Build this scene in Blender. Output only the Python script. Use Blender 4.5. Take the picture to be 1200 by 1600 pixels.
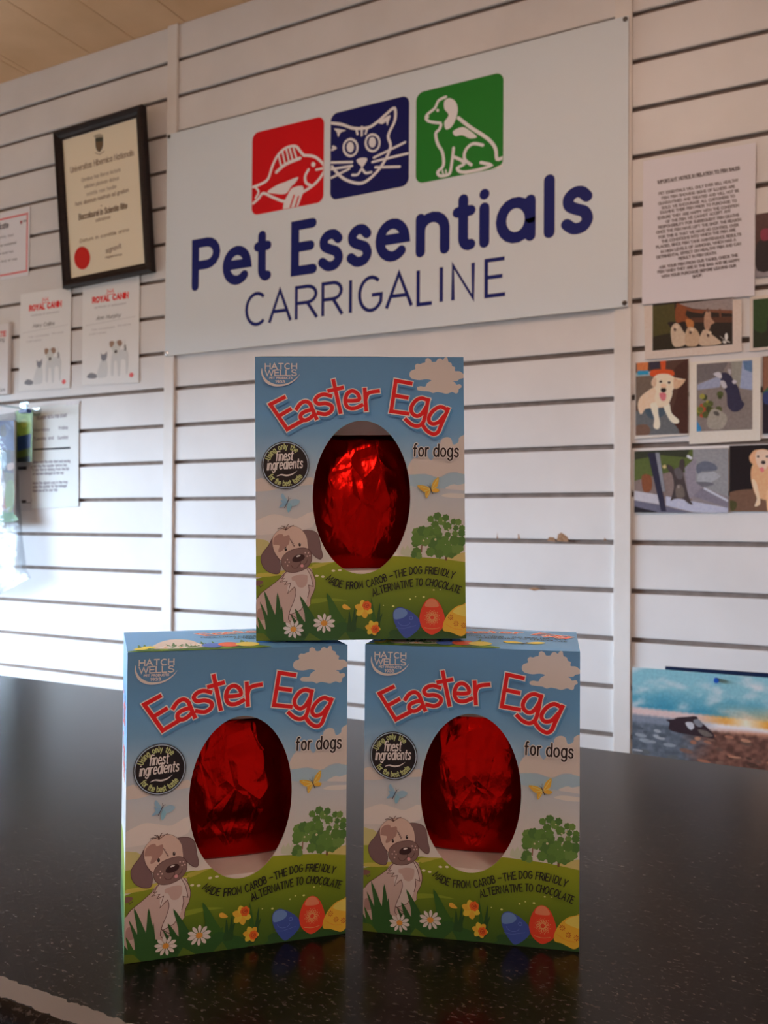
import bpy, bmesh, math, random
from mathutils import Vector, Matrix, noise
from mathutils.geometry import tessellate_polygon

for o in list(bpy.data.objects):
    bpy.data.objects.remove(o)
S = bpy.context.scene
COL = S.collection
PI = math.pi

# ------------------------------------------------------------------ camera, light, exposure
CZ = 0.95            # counter top above the floor
PSI, PITCH, ROLL = 0.48077, 0.01612, 0.00701
FPX, EYE, DW = 1369.88, 0.2275, 1.8416     # focal length (px of 1200x1600), eye above counter, distance to wall
cam_d = bpy.data.cameras.new('camera')
cam = bpy.data.objects.new('camera', cam_d); COL.objects.link(cam)
cam_d.sensor_fit = 'VERTICAL'; cam_d.sensor_height = 36.0; cam_d.sensor_width = 27.0
cam_d.lens = 36.0 * FPX / 1600
cam_d.clip_start = 0.01
FWD = Vector((-math.sin(PSI) * math.cos(PITCH), math.cos(PSI) * math.cos(PITCH), math.sin(PITCH)))
R0 = Vector((math.cos(PSI), math.sin(PSI), 0)); U0 = R0.cross(FWD)
RGT = R0 * math.cos(ROLL) + U0 * math.sin(ROLL); UPV = U0 * math.cos(ROLL) - R0 * math.sin(ROLL)
M = Matrix((RGT, UPV, -FWD)).transposed().to_4x4(); M.translation = Vector((0, 0, CZ + EYE))
cam.matrix_world = M
cam_d.dof.use_dof = True; cam_d.dof.focus_distance = 0.47; cam_d.dof.aperture_fstop = 22
S.camera = cam

S.view_settings.view_transform = 'Standard'; S.view_settings.look = 'None'
S.view_settings.gamma = 1.0; S.view_settings.use_curve_mapping = False
S.view_settings.exposure = 0.0

W = bpy.data.worlds.new('overcast_sky'); S.world = W; W.use_nodes = True
nt = W.node_tree; nt.nodes.clear()
out = nt.nodes.new('ShaderNodeOutputWorld'); bg = nt.nodes.new('ShaderNodeBackground')
tc = nt.nodes.new('ShaderNodeTexCoord'); sx = nt.nodes.new('ShaderNodeSeparateXYZ'); rp = nt.nodes.new('ShaderNodeValToRGB')
nt.links.new(tc.outputs['Generated'], sx.inputs[0])
mr = nt.nodes.new('ShaderNodeMapRange'); mr.inputs[1].default_value = -1; mr.inputs[2].default_value = 1
nt.links.new(sx.outputs['Z'], mr.inputs[0]); nt.links.new(mr.outputs[0], rp.inputs[0])
e = rp.color_ramp.elements
e[0].position = 0.485; e[0].color = (0.05, 0.048, 0.045, 1)      # street and pavement
e[1].position = 0.53; e[1].color = (0.62, 0.77, 0.99, 1)        # overcast sky
nt.links.new(rp.outputs[0], bg.inputs[0]); nt.links.new(bg.outputs[0], out.inputs[0])
bg.inputs[1].default_value = 39.5

ROOM_L, ROOM_R, ROOM_F, CEIL = -3.4, 2.4, -3.2, CZ + 1.595
WIN = (-1.7, 1.25, 0.25, 1.75)      # shop window in the left wall: from, to, sill, head
def area(name, loc, rot, sx_, sy_, power, colour, portal=False):
    d = bpy.data.lights.new(name, 'AREA'); d.shape = 'RECTANGLE'; d.size = sx_; d.size_y = sy_
    d.energy = power; d.color = colour
    if portal: d.cycles.is_portal = True
    o = bpy.data.objects.new(name, d); COL.objects.link(o); o.location = loc; o.rotation_euler = rot
    return o
area('window_daylight', (ROOM_L - 0.02, (WIN[0] + WIN[1]) / 2, (WIN[2] + WIN[3]) / 2), (0, -PI / 2, 0), WIN[3] - WIN[2], WIN[1] - WIN[0], 1, (1, 1, 1), True)
FILL_POWER = 31.5

# ------------------------------------------------------------------ colour and material helpers
def lin(c):
    r = []
    for v in c[:3]:
        v = max(0.0, min(1.0, v / 255.0))
        r.append(v / 12.92 if v <= 0.04045 else ((v + 0.055) / 1.055) ** 2.4)
    return tuple(r)
def ref_print(ref, white=0.86):
    rl = lin(ref)
    def f(c):
        l = lin(c)
        return tuple(min(0.92, max(0.004, l[i] / rl[i] * white)) for i in range(3))
    return f
CARTON = ref_print((166, 143, 131))       # printed colours judged against the carton's own white
PAPER = ref_print((186, 176, 174))
def mat(name, col=(0.8, 0.8, 0.8), rough=0.5, metal=0.0, spec=0.5, **kw):
    m = bpy.data.materials.new(name); m.use_nodes = True
    b = m.node_tree.nodes['Principled BSDF']
    b.inputs['Base Color'].default_value = (*col, 1); b.inputs['Roughness'].default_value = rough
    b.inputs['Metallic'].default_value = metal; b.inputs['Specular IOR Level'].default_value = spec
    m['b'] = 1
    return m
def bsdf(m): return m.node_tree.nodes['Principled BSDF']
def add_noise(m, c1, c2, scale, detail=4, lo=0.35, hi=0.65, bump=0.0, stretch=None, bscale=None):
    n = m.node_tree.nodes; l = m.node_tree.links
    t = n.new('ShaderNodeTexCoord'); mp = n.new('ShaderNodeMapping'); nz = n.new('ShaderNodeTexNoise'); r = n.new('ShaderNodeValToRGB')
    l.new(t.outputs['Object'], mp.inputs[0]); l.new(mp.outputs[0], nz.inputs['Vector'])
    if stretch: mp.inputs['Scale'].default_value = stretch
    nz.inputs['Scale'].default_value = scale; nz.inputs['Detail'].default_value = detail
    l.new(nz.outputs['Fac'], r.inputs[0])
    r.color_ramp.elements[0].position = lo; r.color_ramp.elements[0].color = (*c1, 1)
    r.color_ramp.elements[1].position = hi; r.color_ramp.elements[1].color = (*c2, 1)
    l.new(r.outputs[0], bsdf(m).inputs['Base Color'])
    if bump:
        bp = n.new('ShaderNodeBump'); bp.inputs['Strength'].default_value = bump; bp.inputs['Distance'].default_value = 0.002
        src = nz
        if bscale:
            src = n.new('ShaderNodeTexNoise'); src.inputs['Scale'].default_value = bscale; l.new(mp.outputs[0], src.inputs['Vector'])
        l.new(src.outputs['Fac'], bp.inputs['Height']); l.new(bp.outputs[0], bsdf(m).inputs['Normal'])
    return r
def print_mat(name, rough, spec=0.4, grain=0.03, coat=0.0, gs=900):
    m = mat(name, rough=rough, spec=spec); n = m.node_tree.nodes; l = m.node_tree.links
    a = n.new('ShaderNodeAttribute'); a.attribute_name = 'ink'
    t = n.new('ShaderNodeTexCoord'); nz = n.new('ShaderNodeTexNoise'); nz.inputs['Scale'].default_value = gs; nz.inputs['Detail'].default_value = 5
    l.new(t.outputs['Object'], nz.inputs['Vector'])
    mx = n.new('ShaderNodeMix'); mx.data_type = 'RGBA'; mx.blend_type = 'OVERLAY'; mx.inputs[0].default_value = grain
    l.new(a.outputs['Color'], mx.inputs[6]); l.new(nz.outputs['Fac'], mx.inputs[7]); l.new(mx.outputs[2], bsdf(m).inputs['Base Color'])
    bsdf(m).inputs['Coat Weight'].default_value = coat
    return m

M_wall = mat('white_satin_paint', rough=0.42, spec=0.35)
add_noise(M_wall, (0.78, 0.775, 0.765), (0.84, 0.835, 0.825), 5, bump=0.04, bscale=220)
M_trim = mat('white_trim_paint', rough=0.4, spec=0.35); add_noise(M_trim, (0.80, 0.78, 0.74), (0.85, 0.83, 0.80), 9)
M_groove = mat('raw_board_groove', rough=0.9, spec=0.05); add_noise(M_groove, (0.30, 0.235, 0.20), (0.38, 0.30, 0.26), 40)
M_mdf = mat('broken_board_core', rough=0.9, spec=0.1); add_noise(M_mdf, (0.30, 0.17, 0.09), (0.5, 0.32, 0.2), 300)
M_ceil = mat('bare_ceiling_board', rough=0.85, spec=0.15)
add_noise(M_ceil, (0.72, 0.46, 0.25), (0.84, 0.56, 0.33), 3.5, detail=8, bump=0.3, bscale=30)
M_plain = mat('cream_wall_paint', rough=0.7, spec=0.2); add_noise(M_plain, (0.50, 0.37, 0.30), (0.56, 0.42, 0.35), 3)
M_floor = mat('grey_vinyl_floor', rough=0.5); add_noise(M_floor, (0.11, 0.075, 0.06), (0.15, 0.105, 0.085), 14)
M_frame = mat('dark_wood_frame', rough=0.45, spec=0.3); add_noise(M_frame, (0.008, 0.004, 0.005), (0.018, 0.009, 0.009), 30, stretch=(1, 1, 8))
M_ink = print_mat('printed_carton', 0.42, 0.45)
M_paper = print_mat('printed_paper', 0.6, 0.25)
M_photo = print_mat('printed_photo', 0.35, 0.35, grain=0.30, gs=190)
M_sign = print_mat('printed_sign_board', 0.5, 0.2, grain=0.01)
M_card = mat('white_carton_inside', rough=0.6, spec=0.25); add_noise(M_card, (0.82, 0.78, 0.75), (0.88, 0.84, 0.81), 60)
M_steel = mat('screw_steel', (0.10, 0.09, 0.085), 0.4, 0.9)
M_chrome = mat('bright_steel', (0.7, 0.72, 0.75), 0.18, 1.0)
M_pin = mat('blue_plastic', (0.01, 0.08, 0.45), 0.3); M_clip = mat('clip_blue_plastic', (0.01, 0.04, 0.22), 0.35)
M_winframe = mat('window_frame_paint', (0.75, 0.75, 0.74), 0.4)
for m_, c_ in ((M_steel, (0.12, 0.11, 0.10)), (M_chrome, (0.72, 0.74, 0.77)), (M_pin, (0.012, 0.1, 0.5)), (M_clip, (0.012, 0.05, 0.26)), (M_winframe, (0.7, 0.7, 0.69))):
    add_noise(m_, c_, tuple(v * 0.85 for v in c_), 80)

# counter laminate: near-black with fine flecks
M_top = mat('speckled_black_laminate', rough=0.22, spec=0.26)
def laminate(m, worn):
    n = m.node_tree.nodes; l = m.node_tree.links
    t = n.new('ShaderNodeTexCoord'); mp = n.new('ShaderNodeMapping'); l.new(t.outputs['Object'], mp.inputs[0])
    mp.inputs['Scale'].default_value = (0.8, 1.25, 1.0)
    a = n.new('ShaderNodeTexNoise'); a.inputs['Scale'].default_value = 300; a.inputs['Detail'].default_value = 6; a.inputs['Roughness'].default_value = 0.65
    b = n.new('ShaderNodeTexNoise'); b.inputs['Scale'].default_value = 70; b.inputs['Detail'].default_value = 3
    l.new(mp.outputs[0], a.inputs['Vector']); l.new(mp.outputs[0], b.inputs['Vector'])
    ra = n.new('ShaderNodeValToRGB'); rb = n.new('ShaderNodeValToRGB')
    ra.color_ramp.elements[0].position = 0.54; ra.color_ramp.elements[0].color = (0.006, 0.0042, 0.004, 1)
    ra.color_ramp.elements[1].position = 0.70; ra.color_ramp.elements[1].color = (0.062, 0.05, 0.045, 1)
    rb.color_ramp.elements[0].position = 0.35; rb.color_ramp.elements[0].color = (0.55, 0.55, 0.55, 1)
    rb.color_ramp.elements[1].position = 0.7; rb.color_ramp.elements[1].color = (1.5, 1.45, 1.4, 1)
    mx = n.new('ShaderNodeMix'); mx.data_type = 'RGBA'; mx.blend_type = 'MULTIPLY'; mx.inputs[0].default_value = 1.0
    l.new(a.outputs['Fac'], ra.inputs[0]); l.new(b.outputs['Fac'], rb.inputs[0]); l.new(ra.outputs[0], mx.inputs[6]); l.new(rb.outputs[0], mx.inputs[7])
    col = mx.outputs[2]
    if worn:      # the pattern is rubbed off in a strip along the rounded front edge
        sp = n.new('ShaderNodeSeparateXYZ'); l.new(t.outputs['Object'], sp.inputs[0])
        nz = n.new('ShaderNodeTexNoise'); nz.inputs['Scale'].default_value = 160; nz.inputs['Detail'].default_value = 5; l.new(t.outputs['Object'], nz.inputs['Vector'])
        ad = n.new('ShaderNodeMath'); ad.operation = 'MULTIPLY_ADD'; ad.inputs[1].default_value = 0.006; ad.inputs[2].default_value = -0.003
        l.new(nz.outputs['Fac'], ad.inputs[0])
        s2 = n.new('ShaderNodeMath'); s2.operation = 'ADD'; l.new(sp.outputs['Y'], s2.inputs[0]); l.new(ad.outputs[0], s2.inputs[1])
        c1 = n.new('ShaderNodeMath'); c1.operation = 'COMPARE'; c1.inputs[1].default_value = WORN_MID; c1.inputs[2].default_value = 0.0062
        l.new(s2.outputs[0], c1.inputs[0])
        m2 = n.new('ShaderNodeMix'); m2.data_type = 'RGBA'; l.new(c1.outputs[0], m2.inputs[0]); l.new(col, m2.inputs[6]); m2.inputs[7].default_value = (0.16, 0.13, 0.11, 1)
        col = m2.outputs[2]
    l.new(col, bsdf(m).inputs['Base Color'])
    bp = n.new('ShaderNodeBump'); bp.inputs['Strength'].default_value = 0.04; bp.inputs['Distance'].default_value = 0.0003
    l.new(a.outputs['Fac'], bp.inputs['Height']); l.new(bp.outputs[0], bsdf(m).inputs['Normal'])
COUNTER_F, COUNTER_B = 0.2855, 0.9035
WORN_MID = 0.2992
laminate(M_top, True)

# crumpled red foil
M_foil = mat('crumpled_red_foil', (0.46, 0.005, 0.003), 0.18, 1.0)
n = M_foil.node_tree.nodes; l = M_foil.node_tree.links
t = n.new('ShaderNodeTexCoord'); mp = n.new('ShaderNodeMapping'); mp.inputs['Scale'].default_value = (1, 1, 0.55); l.new(t.outputs['Object'], mp.inputs[0])
v1 = n.new('ShaderNodeTexVoronoi'); v1.feature = 'F2'; v1.inputs['Scale'].default_value = 75; l.new(mp.outputs[0], v1.inputs['Vector'])
v2 = n.new('ShaderNodeTexNoise'); v2.inputs['Scale'].default_value = 130; v2.inputs['Detail'].default_value = 3; l.new(mp.outputs[0], v2.inputs['Vector'])
ad = n.new('ShaderNodeMath'); ad.operation = 'MULTIPLY_ADD'; ad.inputs[1].default_value = 0.35; l.new(v2.outputs['Fac'], ad.inputs[0]); l.new(v1.outputs['Distance'], ad.inputs[2])
bp = n.new('ShaderNodeBump'); bp.inputs['Strength'].default_value = 0.42; bp.inputs['Distance'].default_value = 0.004
l.new(ad.outputs[0], bp.inputs['Height']); l.new(bp.outputs[0], bsdf(M_foil).inputs['Normal'])

# clear film and window glass: thin sheets, transparent with a glossy skin
def clear(name, gloss, rough, tint):
    m = bpy.data.materials.new(name); m.use_nodes = True; n = m.node_tree.nodes; l = m.node_tree.links
    n.clear(); o = n.new('ShaderNodeOutputMaterial'); mx = n.new('ShaderNodeMixShader'); tr = n.new('ShaderNodeBsdfTransparent'); gl = n.new('ShaderNodeBsdfGlossy')
    tr.inputs[0].default_value = (*tint, 1); gl.inputs['Roughness'].default_value = rough
    lw = n.new('ShaderNodeLayerWeight'); lw.inputs[0].default_value = 0.35
    ma = n.new('ShaderNodeMath'); ma.operation = 'MULTIPLY_ADD'; ma.inputs[1].default_value = 0.10; ma.inputs[2].default_value = gloss
    l.new(lw.outputs['Fresnel'], ma.inputs[0]); l.new(ma.outputs[0], mx.inputs[0]); l.new(tr.outputs[0], mx.inputs[1]); l.new(gl.outputs[0], mx.inputs[2]); l.new(mx.outputs[0], o.inputs[0])
    tcn = n.new('ShaderNodeTexCoord'); nz = n.new('ShaderNodeTexNoise'); nz.inputs['Scale'].default_value = 40 if gloss > 0.021 else 2
    bp = n.new('ShaderNodeBump'); bp.inputs['Strength'].default_value = 0.25 if gloss > 0.021 else 0.01; bp.inputs['Distance'].default_value = 0.01
    l.new(tcn.outputs['Object'], nz.inputs['Vector']); l.new(nz.outputs['Fac'], bp.inputs['Height']); l.new(bp.outputs[0], gl.inputs['Normal'])
    return m
M_film = clear('clear_poly_film', 0.025, 0.22, (0.78, 0.80, 0.82)); M_glass = clear('window_glass', 0.02, 0.0, (0.97, 0.98, 0.97))

# ------------------------------------------------------------------ object helpers
def tag(o, label=None, cat=None, group=None, kind=None):
    if label: o['label'] = label
    if cat: o['category'] = cat
    if group: o['group'] = group
    if kind: o['kind'] = kind
    return o
def empty(name, loc=(0, 0, 0), rotz=0.0):
    o = bpy.data.objects.new(name, None); COL.objects.link(o); o.location = loc; o.rotation_euler = (0, 0, rotz); o.empty_display_size = 0.05
    return o
def obj(name, bm, mats, parent=None, smooth=False):
    me = bpy.data.meshes.new(name); bm.to_mesh(me); bm.free()
    for m in (mats if isinstance(mats, (list, tuple)) else [mats]): me.materials.append(m)
    if smooth:
        for p in me.polygons: p.use_smooth = True
    o = bpy.data.objects.new(name, me); COL.objects.link(o)
    if parent: o.parent = parent
    return o
def box(bm, x0, x1, y0, y1, z0, z1, mi=0, bevel=0.0, rot=None):
    r = bmesh.ops.create_cube(bm, size=1.0); vs = r['verts']
    for v in vs:
        v.co = Vector(((x0 + x1) / 2 + v.co.x * (x1 - x0), (y0 + y1) / 2 + v.co.y * (y1 - y0), (z0 + z1) / 2 + v.co.z * (z1 - z0)))
    fs = {f for v in vs for f in v.link_faces}
    for f in fs: f.material_index = mi
    if bevel:
        es = {e_ for v in vs for e_ in v.link_edges}
        bmesh.ops.bevel(bm, geom=list(es), offset=bevel, segments=2, affect='EDGES')
def tube(bm, pts, r, seg=8, mi=0):
    pts = [Vector(p) for p in pts]; rings = []
    for i, p in enumerate(pts):
        d = (pts[min(i + 1, len(pts) - 1)] - pts[max(i - 1, 0)]).normalized()
        a = d.cross(Vector((0.13, 0.27, 0.95))).normalized(); b = d.cross(a)
        rr = r[i] if isinstance(r, (list, tuple)) else r
        rings.append([bm.verts.new(p + a * rr * math.cos(2 * PI * k / seg) + b * rr * math.sin(2 * PI * k / seg)) for k in range(seg)])
    for q, w in zip(rings, rings[1:]):
        for k in range(seg):
            f = bm.faces.new((q[k], q[(k + 1) % seg], w[(k + 1) % seg], w[k])); f.material_index = mi; f.smooth = True
    bm.faces.new(rings[0][::-1]).material_index = mi; bm.faces.new(rings[-1]).material_index = mi

# a reference point of the photograph carried along its sight line to the plane `off` in front of the slatted wall
def on_wall(x, y, off=0.0):
    d = RGT * ((x - 600) / FPX) - UPV * ((y - 800) / FPX) + FWD
    k = (DW - off) / d.y
    return (d.x * k, EYE + d.z * k)

# ------------------------------------------------------------------ flat print: layered ink shapes
def arc(cx, cy, rx, ry, a0, a1, n=12):
    return [(cx + rx * math.cos(math.radians(a0 + (a1 - a0) * i / n)), cy + ry * math.sin(math.radians(a0 + (a1 - a0) * i / n))) for i in range(n + 1)]
def ell(cx, cy, rx, ry=None, rot=0, n=24):
    ry = rx if ry is None else ry; c, s = math.cos(math.radians(rot)), math.sin(math.radians(rot)); r = []
    for i in range(n):
        a = 2 * PI * i / n; x, y = rx * math.cos(a), ry * math.sin(a); r.append((cx + x * c - y * s, cy + x * s + y * c))
    return r
def smooth(p, closed=True, k=5):
    n = len(p); r = []
    rng = range(n) if closed else range(n - 1)
    for i in rng:
        g = (lambda j: p[j % n]) if closed else (lambda j: p[max(0, min(n - 1, j))])
        p0, p1, p2, p3 = g(i - 1), g(i), g(i + 1), g(i + 2)
        for s in range(k):
            t = s / k
            r.append(tuple(0.5 * (2 * p1[q] + (p2[q] - p0[q]) * t + (2 * p0[q] - 5 * p1[q] + 4 * p2[q] - p3[q]) * t * t + (3 * p1[q] - p0[q] - 3 * p2[q] + p3[q]) * t ** 3) for q in (0, 1)))
    if not closed: r.append(tuple(p[-1]))
    return r
def clip_half(p, a, b, keep_left=True):
    sg = 1 if keep_left else -1; r = []
    def side(q): return sg * ((b[0] - a[0]) * (q[1] - a[1]) - (b[1] - a[1]) * (q[0] - a[0]))
    n = len(p)
    for i in range(n):
        c, d = p[i], p[(i + 1) % n]; sc, sd = side(c), side(d)
        if sc >= 0: r.append(c)
        if (sc > 0 and sd < 0) or (sc < 0 and sd > 0):
            t = sc / (sc - sd); r.append((c[0] + (d[0] - c[0]) * t, c[1] + (d[1] - c[1]) * t))
    return r if len(r) >= 3 else []
class Print:
    """Ink shapes on one flat face. pos(x, y, h) gives the local point of sheet point x, y raised h over the face."""
    def __init__(self, pos, ink, rect=None, hole=None, eps=1.2e-5, tr=None):
        self.pos, self.ink, self.rect, self.hole, self.eps, self.tr = pos, ink, rect, hole, eps, tr
        self.V, self.F, self.C, self.h, self.cur, self.n, self.wk = [], [], [], 0.0, 0.0, 0, 1.0
        if hole:
            self.hb = (min(q[0] for q in hole), max(q[0] for q in hole), min(q[1] for q in hole), max(q[1] for q in hole))
            ar = sum(hole[i][0] * hole[(i + 1) % len(hole)][1] - hole[(i + 1) % len(hole)][0] * hole[i][1] for i in range(len(hole)))
            if ar < 0: self.hole = hole[::-1]
    def up(self): self.h += self.eps
    def step(self, up):
        if up: self.h += self.eps
        self.n += 1; self.cur = self.h + (self.n % 8) * self.eps * .07     # strokes of one layer never share a plane
    def _emit(self, p, c):
        if len(p) < 3: return
        b = len(self.V)
        for q in p: self.V.append(self.pos(q[0], q[1], self.cur))
        self.F.append(tuple(range(b, b + len(p))))
        self.C.append([self.ink(c(*q)) if callable(c) else c for q in p])
    def _convex(self, p, c):
        if self.rect:
            x0, y0, x1, y1 = self.rect
            if any(q[0] < x0 or q[0] > x1 or q[1] < y0 or q[1] > y1 for q in p):
                for a, b in (((x0, y0), (x1, y0)), ((x1, y0), (x1, y1)), ((x1, y1), (x0, y1)), ((x0, y1), (x0, y0))):
                    p = clip_half(p, a, b, True)
                    if not p: return
        if self.hole:
            xs = [q[0] for q in p]; ys = [q[1] for q in p]; hb = self.hb
            if max(xs) > hb[0] and min(xs) < hb[1] and max(ys) > hb[2] and min(ys) < hb[3]:
                H = self.hole; rest = p
                for i in range(len(H)):
                    a, b = H[i], H[(i + 1) % len(H)]
                    o = clip_half(rest, a, b, False)
                    if o and max(abs((b[0] - a[0]) * (q[1] - a[1]) - (b[1] - a[1]) * (q[0] - a[0])) for q in o) > 1e-6: self._emit(o, c)
                    rest = clip_half(rest, a, b, True)
                    if not rest: return
                return
        self._emit(p, c)
    def poly(self, p, c, up=True):
        self.step(up)
        if self.tr: p = [self.tr(*q) for q in p]
        if not callable(c): c = self.ink(c)
        if len(p) <= 4 and len(p) == 3: self._convex(p, c); return
        for t in tessellate_polygon([[Vector((q[0], q[1], 0)) for q in p]]): self._convex([p[i] for i in t], c)
    def line(self, p, w, c, cap='round', up=True, taper=False, closed=False):
        self.step(up)
        if self.tr: p = [self.tr(*q) for q in p]
        if not callable(c): c = self.ink(c)
        w = w * self.wk; q = [p[0]]
        for z in p[1:]:
            if math.hypot(z[0] - q[-1][0], z[1] - q[-1][1]) > 1e-7: q.append(z)
        if len(q) < 2:
            self._convex(ell(q[0][0], q[0][1], w / 2, n=12), c); return
        n = len(q); L, R = [], []; h = w / 2
        dirs = []
        for i in range(n - 1):
            dx, dy = q[i + 1][0] - q[i][0], q[i + 1][1] - q[i][1]; d = math.hypot(dx, dy); dirs.append((dx / d, dy / d))
        if cap == 'square':
            q[0] = (q[0][0] - dirs[0][0] * h, q[0][1] - dirs[0][1] * h); q[-1] = (q[-1][0] + dirs[-1][0] * h, q[-1][1] + dirs[-1][1] * h)
        for i in range(n):
            if closed and i in (0, n - 1): a, b = dirs[-1], dirs[0]
            else: a = dirs[max(i - 1, 0)]; b = dirs[min(i, n - 2)]
            mx, my = a[0] + b[0], a[1] + b[1]; m = math.hypot(mx, my)
            if m < 0.3: mx, my, m = b[0], b[1], 1.0
            mx, my = mx / m, my / m; k = max(0.45, mx * b[0] + my * b[1]); hh = h / k
            if taper: hh *= math.sin(PI * min(1, max(0, (0.06 + 0.94 * i / (n - 1)))))
            L.append((q[i][0] - my * hh, q[i][1] + mx * hh)); R.append((q[i][0] + my * hh, q[i][1] - mx * hh))
        for i in range(n - 1):
            self.cur += self.eps * .012; self._convex([L[i], R[i], R[i + 1]], c); self._convex([L[i], R[i + 1], L[i + 1]], c)
        if cap == 'round' and not closed and not taper:
            for e_, d in ((q[0], (-dirs[0][0], -dirs[0][1])), (q[-1], dirs[-1])):
                a0 = math.degrees(math.atan2(d[1], d[0])); self._convex(arc(e_[0], e_[1], h, h, a0 - 90, a0 + 90, 6), c)
    def wash(self, x0, y0, x1, y1, nx, ny, f, up=True):
        if up: self.up()
        for i in range(nx):
            for j in range(ny):
                a, b, c_, d = x0 + (x1 - x0) * i / nx, x0 + (x1 - x0) * (i + 1) / nx, y0 + (y1 - y0) * j / ny, y0 + (y1 - y0) * (j + 1) / ny
                q = [(a, c_), (b, c_), (b, d), (a, d)]; k = [self.ink(f(*z)) for z in q]
                if self.tr: q = [self.tr(*z) for z in q]
                self.cur = self.h
                if self.rect and any(z[0] < self.rect[0] or z[0] > self.rect[2] or z[1] < self.rect[1] or z[1] > self.rect[3] for z in q): self._convex(q, k[0]); continue
                n_ = len(self.V); self.V += [self.pos(z[0], z[1], self.h) for z in q]; self.F.append((n_, n_ + 1, n_ + 2, n_ + 3)); self.C.append(k)
    def into(self, bm, mi=0):
        lay = bm.loops.layers.float_color.get('ink') or bm.loops.layers.float_color.new('ink')
        for f, cs in zip(self.F, self.C):
            fc = bm.faces.new([bm.verts.new(self.V[i]) for i in f]); fc.material_index = mi
            for lp, c in zip(fc.loops, cs): lp[lay] = (*c, 1)
def paint(bm, colour, mi=None):
    lay = bm.loops.layers.float_color.get('ink') or bm.loops.layers.float_color.new('ink')
    for f in bm.faces:
        for lp in f.loops: lp[lay] = (*colour, 1)

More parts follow.
